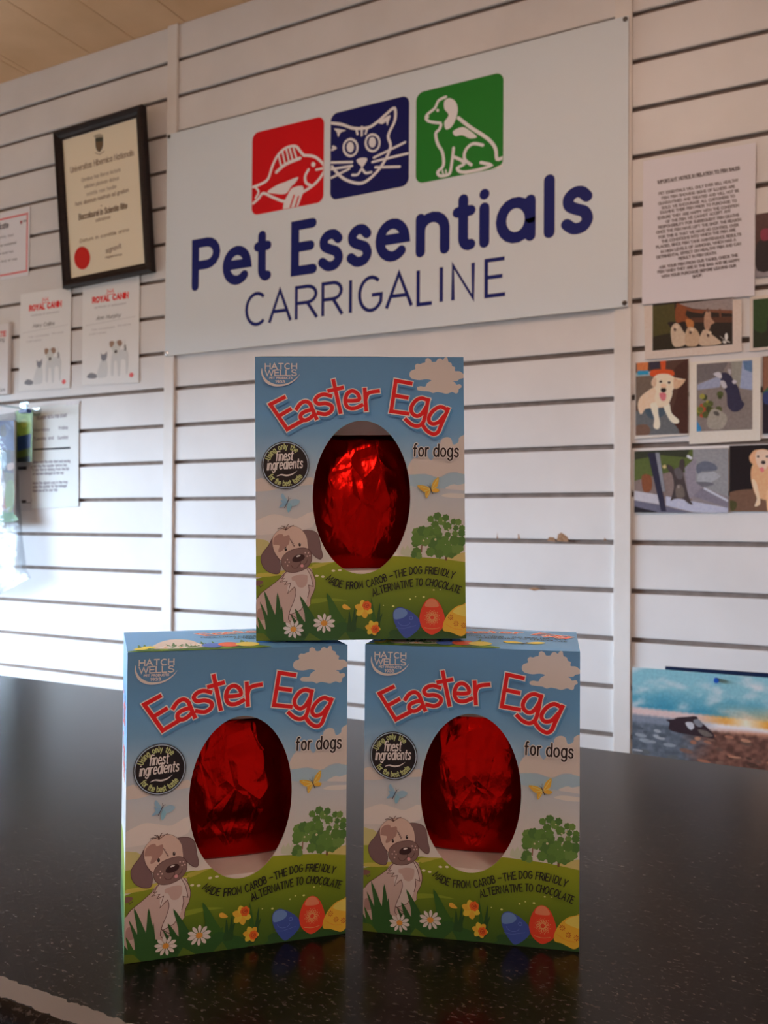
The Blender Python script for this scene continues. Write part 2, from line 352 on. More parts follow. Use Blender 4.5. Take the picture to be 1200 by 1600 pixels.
# ------------------------------------------------------------------ a stroke alphabet (baseline 0, capitals 1 high, y up)
def sm(*p): return smooth(list(p), False, 4)
o_ = lambda cx, cy, rx, ry: [*arc(cx, cy, rx, ry, 0, 360, 18)]
G = {
 'A': (.70, [[(0, 0), (.35, 1), (.70, 0)], [(.12, .34), (.58, .34)]]),
 'B': (.58, [[(0, 0), (0, 1), (.3, 1), *arc(.3, .76, .24, .24, 90, -90, 8), (0, .52)], [(.3, .52), *arc(.32, .26, .26, .26, 90, -90, 8), (0, 0)]]),
 'C': (.68, [arc(.38, .5, .38, .5, 48, 312, 16)]),
 'D': (.66, [[(0, 0), (0, 1), (.22, 1), *arc(.24, .5, .42, .5, 90, -90, 12), (0, 0)]]),
 'E': (.52, [[(.52, 1), (0, 1), (0, 0), (.54, 0)], [(0, .52), (.46, .52)]]),
 'F': (.50, [[(.50, 1), (0, 1), (0, 0)], [(0, .52), (.42, .52)]]),
 'G': (.74, [[*arc(.39, .5, .39, .5, 48, 330, 16), (.74, .46), (.42, .46)]]),
 'H': (.64, [[(0, 0), (0, 1)], [(.64, 0), (.64, 1)], [(0, .52), (.64, .52)]]),
 'I': (.0, [[(0, 0), (0, 1)]]),
 'J': (.42, [[(.42, 1), (.42, .25), *arc(.21, .22, .21, .22, 0, -170, 8)]]),
 'K': (.58, [[(0, 0), (0, 1)], [(.56, 1), (0, .4)], [(.2, .6), (.58, 0)]]),
 'L': (.50, [[(0, 1), (0, 0), (.50, 0)]]),
 'M': (.76, [[(0, 0), (.04, 1), (.38, .25), (.72, 1), (.76, 0)]]),
 'N': (.64, [[(0, 0), (0, 1), (.64, 0), (.64, 1)]]),
 'O': (.76, [o_(.38, .5, .38, .5)]),
 'P': (.56, [[(0, 0), (0, 1), (.3, 1), *arc(.3, .74, .26, .26, 90, -90, 8), (0, .48)]]),
 'Q': (.76, [o_(.38, .5, .38, .5), [(.48, .24), (.74, -.04)]]),
 'R': (.60, [[(0, 0), (0, 1), (.32, 1), *arc(.32, .75, .25, .25, 90, -90, 8), (0, .5)], [(.32, .5), (.60, 0)]]),
 'S': (.58, [sm((.54, .84), (.42, .98), (.24, 1), (.06, .88), (.06, .66), (.22, .54), (.42, .47), (.56, .32), (.52, .1), (.32, 0), (.12, .03), (.0, .18))]),
 'T': (.62, [[(0, 1), (.62, 1)], [(.31, 1), (.31, 0)]]),
 'U': (.64, [[(0, 1), (0, .34), *arc(.32, .32, .32, .32, 180, 360, 10), (.64, 1)]]),
 'V': (.66, [[(0, 1), (.33, 0), (.66, 1)]]),
 'W': (.96, [[(0, 1), (.24, 0), (.48, .9), (.72, 0), (.96, 1)]]),
 'X': (.6, [[(0, 0), (.6, 1)], [(0, 1), (.6, 0)]]),
 'Y': (.62, [[(0, 1), (.31, .46), (.62, 1)], [(.31, .46), (.31, 0)]]),
 'Z': (.58, [[(0, 1), (.58, 1), (0, 0), (.58, 0)]]),
 'a': (.54, [[(.54, .68), (.54, 0)], o_(.27, .34, .27, .34)]),
 'b': (.54, [[(0, 1), (0, 0)], o_(.27, .34, .27, .34)]),
 'c': (.48, [arc(.28, .34, .28, .34, 50, 310, 14)]),
 'd': (.54, [[(.54, 1), (.54, 0)], o_(.27, .34, .27, .34)]),
 'e': (.56, [[(.02, .36), (.56, .36), *arc(.28, .34, .28, .34, 5, 315, 18)]]),
 'f': (.36, [[*arc(.30, .80, .17, .2, 70, 180, 6), (.13, 0)], [(0, .64), (.34, .64)]]),
 'g': (.54, [[(.54, .68), (.54, -.06), *arc(.28, -.06, .26, .24, 0, -150, 8)], o_(.27, .34, .27, .34)]),
 'h': (.50, [[(0, 1), (0, 0)], [(0, .4), *arc(.25, .43, .25, .25, 180, 0, 8), (.5, 0)]]),
 'i': (.0, [[(0, .68), (0, 0)], [(0, .95), (0, .951)]]),
 'j': (.12, [[(.12, .68), (.12, -.12), *arc(0, -.12, .12, .14, 0, -120, 5)], [(.12, .95), (.12, .951)]]),
 'k': (.46, [[(0, 1), (0, 0)], [(.44, .68), (0, .28)], [(.16, .42), (.46, 0)]]),
 'l': (.0, [[(0, 1), (0, 0)]]),
 'm': (.82, [[(0, .68), (0, 0)], [(0, .46), *arc(.205, .46, .205, .22, 180, 0, 8), (.41, 0)], [(.41, .46), *arc(.615, .46, .205, .22, 180, 0, 8), (.82, 0)]]),
 'n': (.50, [[(0, .68), (0, 0)], [(0, .4), *arc(.25, .43, .25, .25, 180, 0, 8), (.5, 0)]]),
 'o': (.56, [o_(.28, .34, .28, .34)]),
 'p': (.54, [[(0, .68), (0, -.3)], o_(.27, .34, .27, .34)]),
 'q': (.54, [[(.54, .68), (.54, -.3)], o_(.27, .34, .27, .34)]),
 'r': (.34, [[(0, .68), (0, 0)], [(0, .4), *arc(.27, .4, .27, .28, 180, 78, 6)]]),
 's': (.44, [sm((.41, .57), (.3, .67), (.15, .67), (.04, .57), (.06, .44), (.2, .36), (.36, .29), (.42, .15), (.33, .02), (.15, 0), (.0, .1))]),
 't': (.36, [[(.15, .92), (.15, .16), *arc(.29, .15, .14, .15, 180, 290, 5)], [(0, .68), (.34, .68)]]),
 'u': (.50, [[(0, .68), (0, .25), *arc(.25, .25, .25, .25, 180, 360, 8), (.5, .68)], [(.5, .68), (.5, 0)]]),
 'v': (.5, [[(0, .68), (.25, 0), (.5, .68)]]),
 'w': (.74, [[(0, .68), (.19, 0), (.37, .62), (.55, 0), (.74, .68)]]),
 'x': (.46, [[(0, 0), (.46, .68)], [(0, .68), (.46, 0)]]),
 'y': (.5, [[(0, .68), (.26, 0)], [(.5, .68), (.16, -.3)]]),
 'z': (.46, [[(0, .68), (.46, .68), (0, 0), (.46, 0)]]),
 '1': (.22, [[(0, .82), (.2, 1), (.2, 0)]]), '9': (.54, [o_(.27, .7, .27, .3), sm((.54, .7), (.5, .3), (.36, .04), (.2, 0))]),
 '3': (.5, [sm((.02, .86), (.2, 1), (.42, .92), (.44, .68), (.2, .54)), sm((.2, .54), (.5, .42), (.5, .14), (.26, 0), (0, .12))]),
 '0': (.54, [o_(.27, .5, .27, .5)]), '2': (.5, [[*sm((.02, .8), (.12, .98), (.36, .98), (.48, .76), (.36, .5), (0, 0)), (.5, 0)]]),
 '.': (.0, [[(0, 0), (0, .001)]]), ',': (.04, [[(.04, .02), (0, -.14)]]), '-': (.36, [[(0, .36), (.36, .36)]]), "'": (.0, [[(0, 1), (0, .8)]]), ' ': (.30, []),
}
def text_width(s, gap): return sum(G[c][0] + gap for c in s) - gap
def text(P, s, x, y, size, w, col, fit=None, gap=.22, rot=0, slant=0, align='l', serif=0, cap='round', flip=-1, up=True, ysc=1.0):
    """x, y = start of the baseline in sheet units; flip -1 when the sheet's y runs downwards."""
    tw = text_width(s, gap); sc = size; sxx = (fit / tw) if fit else sc
    x0 = {'l': 0, 'c': -tw / 2, 'r': -tw}[align]
    c_, s_ = math.cos(math.radians(rot)), math.sin(math.radians(rot))
    if up: P.up()
    def place(px, py):
        X = (px + slant * py) * sxx; Y = py * sc * ysc * 1.0
        X, Y = X * c_ - Y * s_, X * s_ + Y * c_
        return (x + X, y + flip * Y)
    cx = x0
    for ch in s:
        adv, st = G[ch]
        for q in st:
            P.line([place(cx + a, b) for a, b in q], w, col, cap, up=False)
            if serif:
                for (a, b), (a2, b2) in ((q[0], q[1]), (q[-1], q[-2])):
                    if abs(a - a2) < .5 * abs(b - b2): P.line([place(cx + a - serif, b), place(cx + a + serif, b)], w * .55, col, 'butt', up=False)
                    elif abs(b - b2) < .01: P.line([place(cx + a, b - serif), place(cx + a, b + serif)], w * .5, col, 'butt', up=False)
        cx += adv + gap
def text_path(P, s, path, size, w, col, gap=.2, slant=0.0, dy=0, thick2=None, col2=None):
    """letters set along a path (sheet y down), spread over its whole length"""
    path = smooth(path, False, 6); L = [0.0]
    for a, b in zip(path, path[1:]): L.append(L[-1] + math.hypot(b[0] - a[0], b[1] - a[1]))
    tw = text_width(s, gap); k = L[-1] / tw
    def at(d):
        d = max(0, min(L[-1] - 1e-6, d)); i = max(j for j in range(len(L) - 1) if L[j] <= d); a, b = path[i], path[i + 1]
        t_ = (d - L[i]) / max(1e-9, L[i + 1] - L[i]); dx, dy_ = b[0] - a[0], b[1] - a[1]; n_ = math.hypot(dx, dy_)
        return (a[0] + dx * t_, a[1] + dy_ * t_, dx / n_, dy_ / n_)
    P.up(); cx = 0
    for ch in s:
        adv, st = G[ch]; px, py, ux, uy = at((cx + adv / 2) * k)
        for q in st:
            P.line([(px + ux * ((a - adv / 2) * k + slant * b * size) + uy * b * size, py + uy * ((a - adv / 2) * k + slant * b * size) - ux * b * size) for a, b in q], w, col, up=False)
        cx += adv + gap

# ------------------------------------------------------------------ the setting
def struct(name, bm, mats): return tag(obj(name, bm, mats), kind='structure')
G0 = 1.49691                       # topmost groove above the counter; one groove every 100 mm
bm = bmesh.new()
edges = [CEIL] + [CZ + G0 - 0.1 * k for k in range(0, 25)]
GAP = 0.0052
for i in range(len(edges)):
    zt = edges[i] - (GAP if i else 0); zb = edges[i + 1] + GAP if i + 1 < len(edges) else 0.0
    if zt - zb > 0.01: box(bm, ROOM_L, ROOM_R, DW, DW + 0.008, zb, zt, 0, 0.0012)
box(bm, ROOM_L, ROOM_R, DW + 0.0115, DW + 0.03, 0, CEIL, 1)
# worn slat edges where the board core shows
def chip(pts, off=0.0004):
    vs = [bm.verts.new((u, DW - off, CZ + z)) for u, z in pts]; f = bm.faces.new(vs); f.material_index = 2
    r = bmesh.ops.extrude_face_region(bm, geom=[f])
    for v in r['geom']:
        if isinstance(v, bmesh.types.BMVert): v.co.y += 0.003
for pts in ([(855, 845), (858, 839), (866, 840), (868, 846)], [(870, 846), (872, 835), (877, 832), (886, 838), (889, 846)], [(826, 920.5), (832, 918), (840, 918.5), (844, 921), (835, 923)],
            [(809, 843), (809.6, 834), (811, 835), (812.5, 843)], [(776, 842), (777, 832), (778, 842)], [(943, 845), (945, 840), (948, 845)]):
    chip([on_wall(*p) for p in pts])
struct('wall_back', bm, [M_wall, M_groove, M_mdf])
for i, u0 in enumerate((-1.637, -0.4194, -2.8546, 0.7982)):
    bm = bmesh.new(); box(bm, u0, u0 + 0.0357, DW - 0.0075, DW + 0.001, 0, CEIL, 0, 0.0015); struct('trim_%d' % (i + 1), bm, M_trim)
bm = bmesh.new()
seams = [ROOM_L - 0.05] + [-3.2 + 0.2 * i for i in range(6)] + [-2.175, -1.933, -1.765] + [-1.58 + 0.2 * i for i in range(20)] + [ROOM_R + 0.05]
for a, b in zip(seams, seams[1:]):
    if b > a + 0.02: box(bm, a + 0.0012, b - 0.0012, ROOM_F - 0.05, DW + 0.05, CEIL, CEIL + 0.02, 0)
box(bm, ROOM_L - 0.05, ROOM_R + 0.05, ROOM_F - 0.05, DW + 0.05, CEIL + 0.02, CEIL + 0.05, 1)
struct('ceiling', bm, [M_ceil, M_groove])
bm = bmesh.new(); box(bm, ROOM_L - 0.05, ROOM_R + 0.05, ROOM_F - 0.05, DW + 0.05, -0.05, 0); struct('floor', bm, M_floor)
bm = bmesh.new(); y0, y1, z0, z1 = WIN
for a in ((ROOM_F, y0, 0, CEIL), (y1, DW + .04, 0, CEIL), (y0, y1, 0, z0), (y0, y1, z1, CEIL)): box(bm, ROOM_L - 0.12, ROOM_L, *a)
struct('wall_left', bm, M_plain)
bm = bmesh.new(); box(bm, ROOM_R, ROOM_R + 0.1, ROOM_F, DW + .04, 0, CEIL); struct('wall_right', bm, M_plain)
bm = bmesh.new(); box(bm, ROOM_L, ROOM_R, ROOM_F - 0.1, ROOM_F, 0, CEIL); struct('wall_front', bm, M_plain)
wr = tag(empty('window_1', (ROOM_L - 0.06, (y0 + y1) / 2, z0)), kind='structure')
bm = bmesh.new(); hw = (y1 - y0) / 2; hh = z1 - z0
for a in ((-hw, -hw + .05, 0, hh), (hw - .05, hw, 0, hh), (-hw + .05, hw - .05, 0, .05), (-hw + .05, hw - .05, hh - .05, hh), (-.02, .02, .05, hh - .05)): box(bm, -.03, .03, *a, bevel=.003)
tag(obj('window_frame', bm, M_winframe, wr), kind='structure')
bm = bmesh.new()
for a, b in ((-hw + .05, -.02), (.02, hw - .05)): box(bm, -.003, .003, a, b, .05, hh - .05)
tag(obj('window_pane', bm, M_glass, wr), kind='structure')

# unseen fill lights, added to warm the carton fronts and upper wall
M_fill = bpy.data.materials.new('fill_light_glow'); M_fill.use_nodes = True
bsdf(M_fill).inputs['Emission Color'].default_value = (1.0, 0.72, 0.58, 1); bsdf(M_fill).inputs['Emission Strength'].default_value = FILL_POWER
t_ = M_fill.node_tree.nodes.new('ShaderNodeTexNoise'); t_.inputs['Scale'].default_value = 3
r_ = M_fill.node_tree.nodes.new('ShaderNodeValToRGB'); r_.color_ramp.elements[0].color = (.9, .9, .9, 1); M_fill.node_tree.links.new(t_.outputs['Fac'], r_.inputs[0]); M_fill.node_tree.links.new(r_.outputs[0], bsdf(M_fill).inputs['Base Color'])
def added_fill_light(x, y, label, hl=.6):
    r = empty('added_fill_light', (x, y, CEIL)); tag(r, label, 'fill light', 'added fill lights')
    b = bmesh.new(); box(b, -.09, .09, -hl, hl, -.05, 0, 0, .006); obj('fill_light_body', b, M_winframe, r)
    b = bmesh.new(); box(b, -.07, .07, -hl + .04, hl - .04, -.075, -.05, 0, .01); obj('fill_light_panel', b, M_fill, r)
added_fill_light(1.15, -0.05, 'unseen fill light added over the customer side of the counter', .29)
added_fill_light(0.7, -2.3, 'unseen fill light added at the back of the shop', .60)
added_fill_light(-0.45, 0.62, 'unseen fill light added over the counter, nearest the slatted wall', .33)

# ------------------------------------------------------------------ the counter
ct = tag(empty('shop_counter', (-0.7, (COUNTER_F + COUNTER_B) / 2, 0)), 'shop counter with a speckled black laminate worktop and rubbed pale front edge', 'counter')
def in_ct(b): bmesh.ops.translate(b, vec=-ct.location, verts=b.verts)
bm = bmesh.new(); UL, UR, T = -2.6, 1.3, 0.038
prof = [(COUNTER_B, CZ - T), (COUNTER_B, CZ)] + [(COUNTER_F + 0.007 - 0.007 * math.sin(a), CZ - 0.007 + 0.007 * math.cos(a)) for a in [PI / 2 * i / 10 for i in range(11)]] + [(COUNTER_F, CZ - T + .006), (COUNTER_F + .006, CZ - T)]
A = [bm.verts.new((UL, y, z)) for y, z in prof]; B = [bm.verts.new((UR, y, z)) for y, z in prof]
for i in range(len(prof)):
    f = bm.faces.new((A[i], A[(i + 1) % len(prof)], B[(i + 1) % len(prof)], B[i])); f.smooth = 2 <= i <= 11
bm.faces.new(A[::-1]); bm.faces.new(B); bmesh.ops.recalc_face_normals(bm, faces=bm.faces)
wt = obj('worktop', bm, M_top); wt.parent = ct; wt.matrix_parent_inverse = Matrix.Translation(-ct.location)
M_base = mat('grey_counter_panel', rough=0.5); add_noise(M_base, (0.22, 0.22, 0.23), (0.27, 0.27, 0.28), 12)
bm = bmesh.new(); box(bm, UL + .05, UR - .05, COUNTER_F + .03, COUNTER_F + .05, 0.0, CZ - T); in_ct(bm); obj('front_panel', bm, M_base, ct)
for a in (UL + .05, UR - .07):
    bm = bmesh.new(); box(bm, a, a + .02, COUNTER_F + .05, COUNTER_B - .03, 0, CZ - T); in_ct(bm); obj('end_panel', bm, M_base, ct)
bm = bmesh.new(); box(bm, UL + .07, UR - .07, COUNTER_F + .05, COUNTER_B - .05, .45, .468); in_ct(bm); obj('shelf', bm, M_base, ct)
#@@BOXES@@
# ------------------------------------------------------------------ the egg cartons
BW, BH, BD = 0.1186, 0.1604, 0.0902
MM = 1000.0
def crop1(x, y):
    s, t = 0.5, 0.5
    for _ in range(4):
        xl, xr = 25 + 10 * t, 1128 + 29 * t; s = (x - xl) / (xr - xl)
        yt, yb = 57 + 3 * s, 1562 - 12 * s; t = (y - yt) / (yb - yt)
    return (s * BW * MM, t * BH * MM)
K1 = BW * MM / 1112.0
def c2(*p): return [(x * .5105 + 578.5, y * .5105) for x, y in p]
def c3(*p): return [(x * .5105, y * .5105 + 782.7) for x, y in p]
def c4(*p): return [(x * .5105 + 578.5, y * .5105 + 782.7) for x, y in p]
def c6(*p): return [(x * .5105, y * .5105) for x, y in p]
def ramp(stops):
    def f(v):
        for (a, ca), (b, cb) in zip(stops, stops[1:]):
            if v <= b:
                t = max(0, (v - a) / (b - a)); return tuple(ca[i] + (cb[i] - ca[i]) * t for i in range(3))
        return stops[-1][1]
    return f
SKY = ramp([(0, (70, 97, 118)), (20, (73, 103, 126)), (32, (78, 110, 134)), (44, (88, 113, 132)), (57, (116, 127, 136)), (68, (136, 130, 129)), (80, (149, 138, 133)), (95, (158, 140, 130)), (115, (166, 144, 130)), (161, (166, 144, 130))])
HILL = ramp([(113, (112, 107, 16)), (122, (104, 104, 18)), (134, (86, 92, 17)), (146, (66, 78, 18)), (161, (44, 64, 22))])
CLOUD = (161, 138, 125)
HOLE1 = [crop1(*q) for q in ell(591, 803.5, 260, 406.5, n=72)]
def leafy(cx, cy, r, seed):
    rnd = random.Random(seed); n = 7; p = []; a0 = rnd.random() * 6
    for i in range(n * 4):
        a = a0 + 2 * PI * i / (n * 4); k = 0.80 + 0.2 * abs(math.sin(a * n / 2)) + rnd.uniform(-.04, .04); p.append((cx + r * k * math.cos(a), cy + r * k * math.sin(a)))
    return p
def daisy(P, cx, cy, r, sq=.86, n=10, a0=8):
    P.up()
    for i in range(n):
        a = a0 + 360 * i / n; ca, sa = math.cos(math.radians(a)), math.sin(math.radians(a)) * sq
        pts = [(cx + ca * r * .2, cy + sa * r * .2), (cx + ca * r * .7 - sa * r * .17, cy + sa * r * .7 + ca * r * .17), (cx + ca * r, cy + sa * r), (cx + ca * r * .7 + sa * r * .17, cy + sa * r * .7 - ca * r * .17)]
        P.poly(smooth(pts, True, 3), (190, 170, 136), up=False)
    P.poly(ell(cx, cy, r * .29, r * .25, n=14), (188, 108, 42))
def blade(P, tip, base, w, c):
    (tx, ty), (bx, by) = tip, base; mx, my = (tx * .45 + bx * .55), (ty * .5 + by * .5)
    P.poly(smooth([(tx, ty), (mx + w * .30, my), (bx + w / 2, by), (bx - w / 2, by), (mx - w * .22, my)], True, 3), c, up=False)

def front_art(P):
    P.tr = None
    n = 40
    for i in range(n):                                              # printed sky
        a, b = BH * MM * i / n, BH * MM * (i + 1) / n
        P.poly([(0, a), (BW * MM, a), (BW * MM, b), (0, b)], lambda x, y: SKY(y), up=False)
    P.tr = crop1; P.wk = K1
    big = c2((515,290),(530,260),(575,240),(568,212),(590,186),(622,190),(650,178),(676,172),(680,140),(705,126),(735,142),(748,166),(790,164),(806,138),(835,130),(862,146),(880,122),(908,122),(918,165),(950,180),(960,210),(990,225),(988,262),(1040,266),(1082,300),(1078,335),(1040,345),(1010,368),(962,368),(990,382),(1004,405),(1045,400),(1060,430),(1030,452),(1025,485),(1000,497),(960,482),(905,500),(850,488),(800,482),(760,492),(720,475),(650,470),(600,460),(595,432),(630,420),(680,424),(700,388),(742,360),(690,348),(620,356),(550,345),(520,322))
    P.poly(smooth(big, True, 3), CLOUD)
    P.poly(smooth([(838,640),(862,600),(890,592),(905,560),(935,578),(960,610),(985,570),(1008,548),(1010,505),(1035,486),(1065,492),(1078,525),(1105,512),(1110,488),(1150,476),(1160,560),(1160,690),(1100,672),(1050,676),(1000,698),(930,680),(850,684),(836,665)], True, 3), CLOUD)
    P.poly(smooth([(838,690),(930,684),(1000,702),(1050,682),(1100,676),(1160,692),(1160,735),(1080,760),(960,752),(850,742)], True, 3), (126, 133, 139))
    P.poly(smooth([(1036,758),(1060,742),(1085,735),(1105,740),(1160,730),(1160,768),(1090,764)], True, 3), (164, 145, 138))
    P.poly(smooth([(1016,797),(1050,784),(1100,784),(1160,790),(1160,806),(1080,808)], True, 3), (166, 147, 140))
    P.poly(smooth([(20,768),(20,720),(60,700),(78,708),(90,696),(120,720),(300,700),(330,700),(336,720),(332,735),(240,745),(170,752),(110,766),(70,770)], True, 3), CLOUD)
    P.poly(smooth([(20,940),(80,905),(130,892),(190,905),(250,915),(330,880),(330,960),(180,990),(20,1000)], True, 3), (170, 151, 143))
    # hills
    P.poly(smooth([(15,1030),(60,1026),(95,1036),(110,1070),(110,1140),(15,1140)], True, 3), (152, 132, 82))
    P.poly(smooth([(800,1106),(815,1062),(822,1082),(838,1056),(850,1080),(858,1060),(868,1086),(880,1120)], True, 2), (152, 140, 116))
    P.poly([(15,1116),(60,1112),(110,1124),(110,1200),(15,1230)], (118, 116, 32))
    P.poly([(1040,1125),(1090,1105),(1160,1094),(1160,1160),(1040,1150)], (158, 132, 78))
    hill = smooth([(15,1240),(120,1210),(240,1180),(327,1150),(390,1150),(444,1146),(560,1120),(767,1116),(860,1120),(1000,1128),(1165,1150)], False, 4) + [(1165,1580),(15,1580)]
    P.up()
    for i in range(12):
        a, b = 1108 + 40 * i, 1148 + 40 * i
        band = clip_half(clip_half([(q[0], q[1]) for q in [(0, a), (1200, a), (1200, b), (0, b)]], (0, a), (1, a), True), (0, b), (1, b), False)
        # hill outline cut to this band
        p = [q for q in hill]
        for e0, keep in ((a, True), (b, False)):
            p = clip_half(p, (0, e0), (1, e0), keep)
            if not p: break
        if p: P.poly(p, lambda x, y: HILL(y), up=False)
    P.poly(smooth([(41,1206),(110,1200),(200,1186),(340,1168),(330,1178),(200,1210),(41,1226)], True, 2), (150, 128, 52))
    P.poly(smooth([(330,1160),(380,1150),(444,1146),(420,1154),(345,1180)], True, 2), (140, 122, 44))
    P.poly(smooth([(300,1345),(420,1335),(520,1350),(420,1352),(320,1368)], True, 2), (100, 104, 26))
    # tree
    P.line(c4((918,610),(914,690)), 12, (92, 58, 34)); P.line(c4((660,500),(655,610)), 6, (100, 62, 40), up=False)
    P.line(c4((980,470),(1010,400),(1015,330)), 6, (104, 74, 44), up=False); P.line(c4((840,520),(830,380),(820,300)), 7, (80, 70, 34), up=False)
    blobs = [(620,470,66),(590,520,38),(600,405,44),(662,392,50),(735,408,62),(800,455,72),(770,500,60),(820,540,84),(890,560,84),(960,600,70),(1030,560,66),(1080,500,46),(750,610,46),(840,630,44),(690,505,42),(820,240,40),(748,268,32),(795,325,38),(870,290,42),(908,255,34),(925,345,42),(990,296,30),(1040,300,32),(1012,362,28),(1078,365,32),(930,432,30),(1005,420,30),(1075,415,36),(820,385,42),(602,610,46),(625,648,34),(575,640,30),(900,485,40),(1000,490,50)]
    P.up()
    for i, (x, y, r) in enumerate(blobs):
        q = c4((x, y))[0]; P.h += 2e-6; P.poly(leafy(q[0], q[1], r * .58, i), [(72, 92, 36), (66, 86, 34), (82, 98, 42), (60, 82, 34)][i % 4], up=False)
    P.up()
    for x, y, r in ((800,480,13),(675,492,10),(905,532,5),(968,538,6),(880,288,8),(940,372,9),(985,352,9),(945,480,8)): P.poly(ell(*c4((x, y))[0], r * .51, n=8), (160, 140, 108), up=False)
    # white specks
    P.up()
    for x, y in ((443,1192),(477,1189),(355,1218),(387,1223)): P.poly(ell(x, y, 10, 6, n=10), (176, 164, 120), up=False)
    for x, y, r in ((787,1003,11),(856,1000,8),(596,1070,9),(682,1075,14),(540,1097,11),(260,1160,8),(362,1170,14)): P.poly(ell(*c4((x, y))[0], r * .5, r * .36, n=8), (164, 150, 84), up=False)
    # dog
    LN = (64, 34, 30)
    P.poly(smooth(c3((385,800),(300,890),(200,970),(120,1030),(84,1080),(60,1130),(60,1350),(130,1420),(190,1440),(400,1400),(520,1370),(640,1345),(612,1250),(600,1190),(628,1150),(632,1090),(668,1010),(680,920),(655,830),(612,770)), True, 3), (152, 120, 108))
    P.poly(smooth(c3((395,800),(600,775),(640,870),(648,955),(615,965),(600,1080),(560,1160),(510,1220),(430,1245),(412,1230),(450,1120),(478,1040),(470,970),(430,985),(400,1030),(390,960),(420,930),(370,945),(400,905),(345,920)), True, 2), (164, 138, 126))
    P.poly(smooth(c3((436,865),(480,850),(520,840),(590,846),(600,880),(590,940),(550,975),(500,965),(470,910),(440,900)), True, 3), (148, 114, 102))
    P.poly(smooth(c3((85,1200),(130,1190),(165,1230),(175,1290),(120,1310),(80,1290)), True, 3), (128, 92, 82))
    for q in (((385,805),(300,890),(200,970),(120,1030),(84,1080)), ((612,772),(655,830),(682,920),(668,1010),(635,1080),(628,1145)), ((590,775),(632,850),(660,965)), ((660,965),(610,950),(618,1010),(600,1080)),
              ((355,850),(330,885),(362,880),(312,918),(388,906),(362,945),(425,928),(392,1038),(465,968)), ((465,968),(478,1030),(455,1120),(418,1210),(402,1300),(440,1340)), ((420,1255),(490,1225),(530,1205),(565,1150)), ((412,1245),(500,1300),(470,1320)),
              ((440,1338),(470,1330),(490,1345)), ((90,935),(110,970),(138,948))):
        P.line(smooth(c3(*q), False, 3) if len(q) > 4 and q[0] != (355,850) else c3(*q), 3.2, LN, up=False)
    P.poly(smooth(c3((60,905),(110,900),(140,915),(120,940),(70,955)), True, 3), (96, 60, 50))
    def outlined(p, c):
        P.poly(p, c); P.line(p + [p[0]], 2.6, LN, up=False, closed=True)
    outlined(smooth(c3((545,388),(620,383),(680,400),(715,450),(735,560),(754,640),(738,680),(700,672),(645,625),(600,580),(595,500),(575,440)), True, 4), (94, 66, 61))
    outlined(smooth(c3((235,462),(192,540),(132,618),(114,680),(138,760),(198,815),(270,834),(308,818),(318,740),(292,660),(247,590),(232,520)), True, 4), (92, 64, 60))
    outlined(smooth(c3((235,465),(260,420),(310,375),(400,345),(470,342),(540,382),(585,450),(598,520),(600,585),(560,620),(480,660),(400,700),(330,700),(280,650),(247,590),(232,520)), True, 4), (164, 129, 112))
    P.poly(smooth(c3((240,525),(250,462),(290,425),(336,420),(352,445),(402,430),(414,460),(405,520),(370,560),(322,602),(294,600),(308,540),(268,532)), True, 3), (130, 90, 77))
    outlined(smooth(c3((330,690),(345,650),(390,608),(450,580),(540,563),(600,575),(635,615),(641,690),(610,750),(560,790),(480,817),(400,815),(350,780),(328,730)), True, 4), (100, 70, 62))
    P.poly(smooth(c3((440,680),(470,645),(530,630),(565,643),(566,672),(530,702),(480,712),(446,704)), True, 4), (40, 17, 17))
    P.poly(smooth(c3((482,652),(500,640),(524,640),(520,650),(490,660)), True, 3), (186, 168, 158))
    P.line(c3((523,705),(526,730)), 3, LN); P.line(smooth(c3((430,745),(450,770),(490,770),(522,732),(545,745),(585,720),(598,685)), False, 3), 2.8, LN, up=False)
    P.poly(ell(*c3((541,750))[0], 9, 9, n=12), (168, 108, 104))
    for x, y in ((372,578), (517,530)): P.poly(ell(*c3((x, y))[0], 6.5, 10.5, n=14), (30, 16, 16)); P.poly(ell(*c3((x + 4, y - 8))[0], 2, 2.6, n=8), (170, 150, 140))
    P.up()
    for x, y in ((390,685),(368,712),(407,712),(392,747),(575,615),(607,617),(622,645),(595,650)): P.poly(ell(*c3((x, y))[0], 4, n=8), (164, 128, 116), up=False)
    for q in (((375,380),(350,345),(330,338)), ((375,380),(320,358),(288,368)), ((375,375),(385,340),(400,322)), ((380,375),(420,345),(452,332)), ((372,382),(365,350),(356,340)), ((415,470),(462,552))): P.line(smooth(c3(*q), False, 3) if len(q) > 2 else c3(*q), 3.0, LN, up=False)
    for i in range(4): P.line(c3((420 + 10 * i, 490 + 18 * i), (436 + 10 * i, 484 + 18 * i)), 2, LN, up=False)
    # grass
    P.up(); GR = (36, 62, 26); GR2 = (42, 68, 22); GR3 = (32, 54, 24)
    P.poly(smooth(c3((60,1530),(60,1350),(120,1420),(220,1370),(360,1330),(430,1380),(520,1330),(650,1340),(800,1400),(960,1330),(1080,1380),(1200,1420),(1200,1530)), True, 3), GR, up=False)
    for tip, base, w, c in (((800,1028),(930,1420),200,GR2),((1000,1290),(900,1480),150,GR2),((1092,1180),(1075,1420),60,GR3),((1130,1230),(1060,1420),60,GR3),((1035,1215),(1040,1420),60,GR3),((150,1008),(262,1440),130,GR),((287,1026),(300,1440),120,GR),((105,1118),(230,1480),90,GR),((332,1165),(330,1450),70,GR),((80,1275),(150,1500),90,GR2),((520,1058),(670,1430),150,GR),((470,1190),(570,1450),130,GR),((425,1250),(540,1480),90,GR3)):
        P.h += 2e-6; blade(P, c3(tip)[0], c3(base)[0], w * .5105, c)
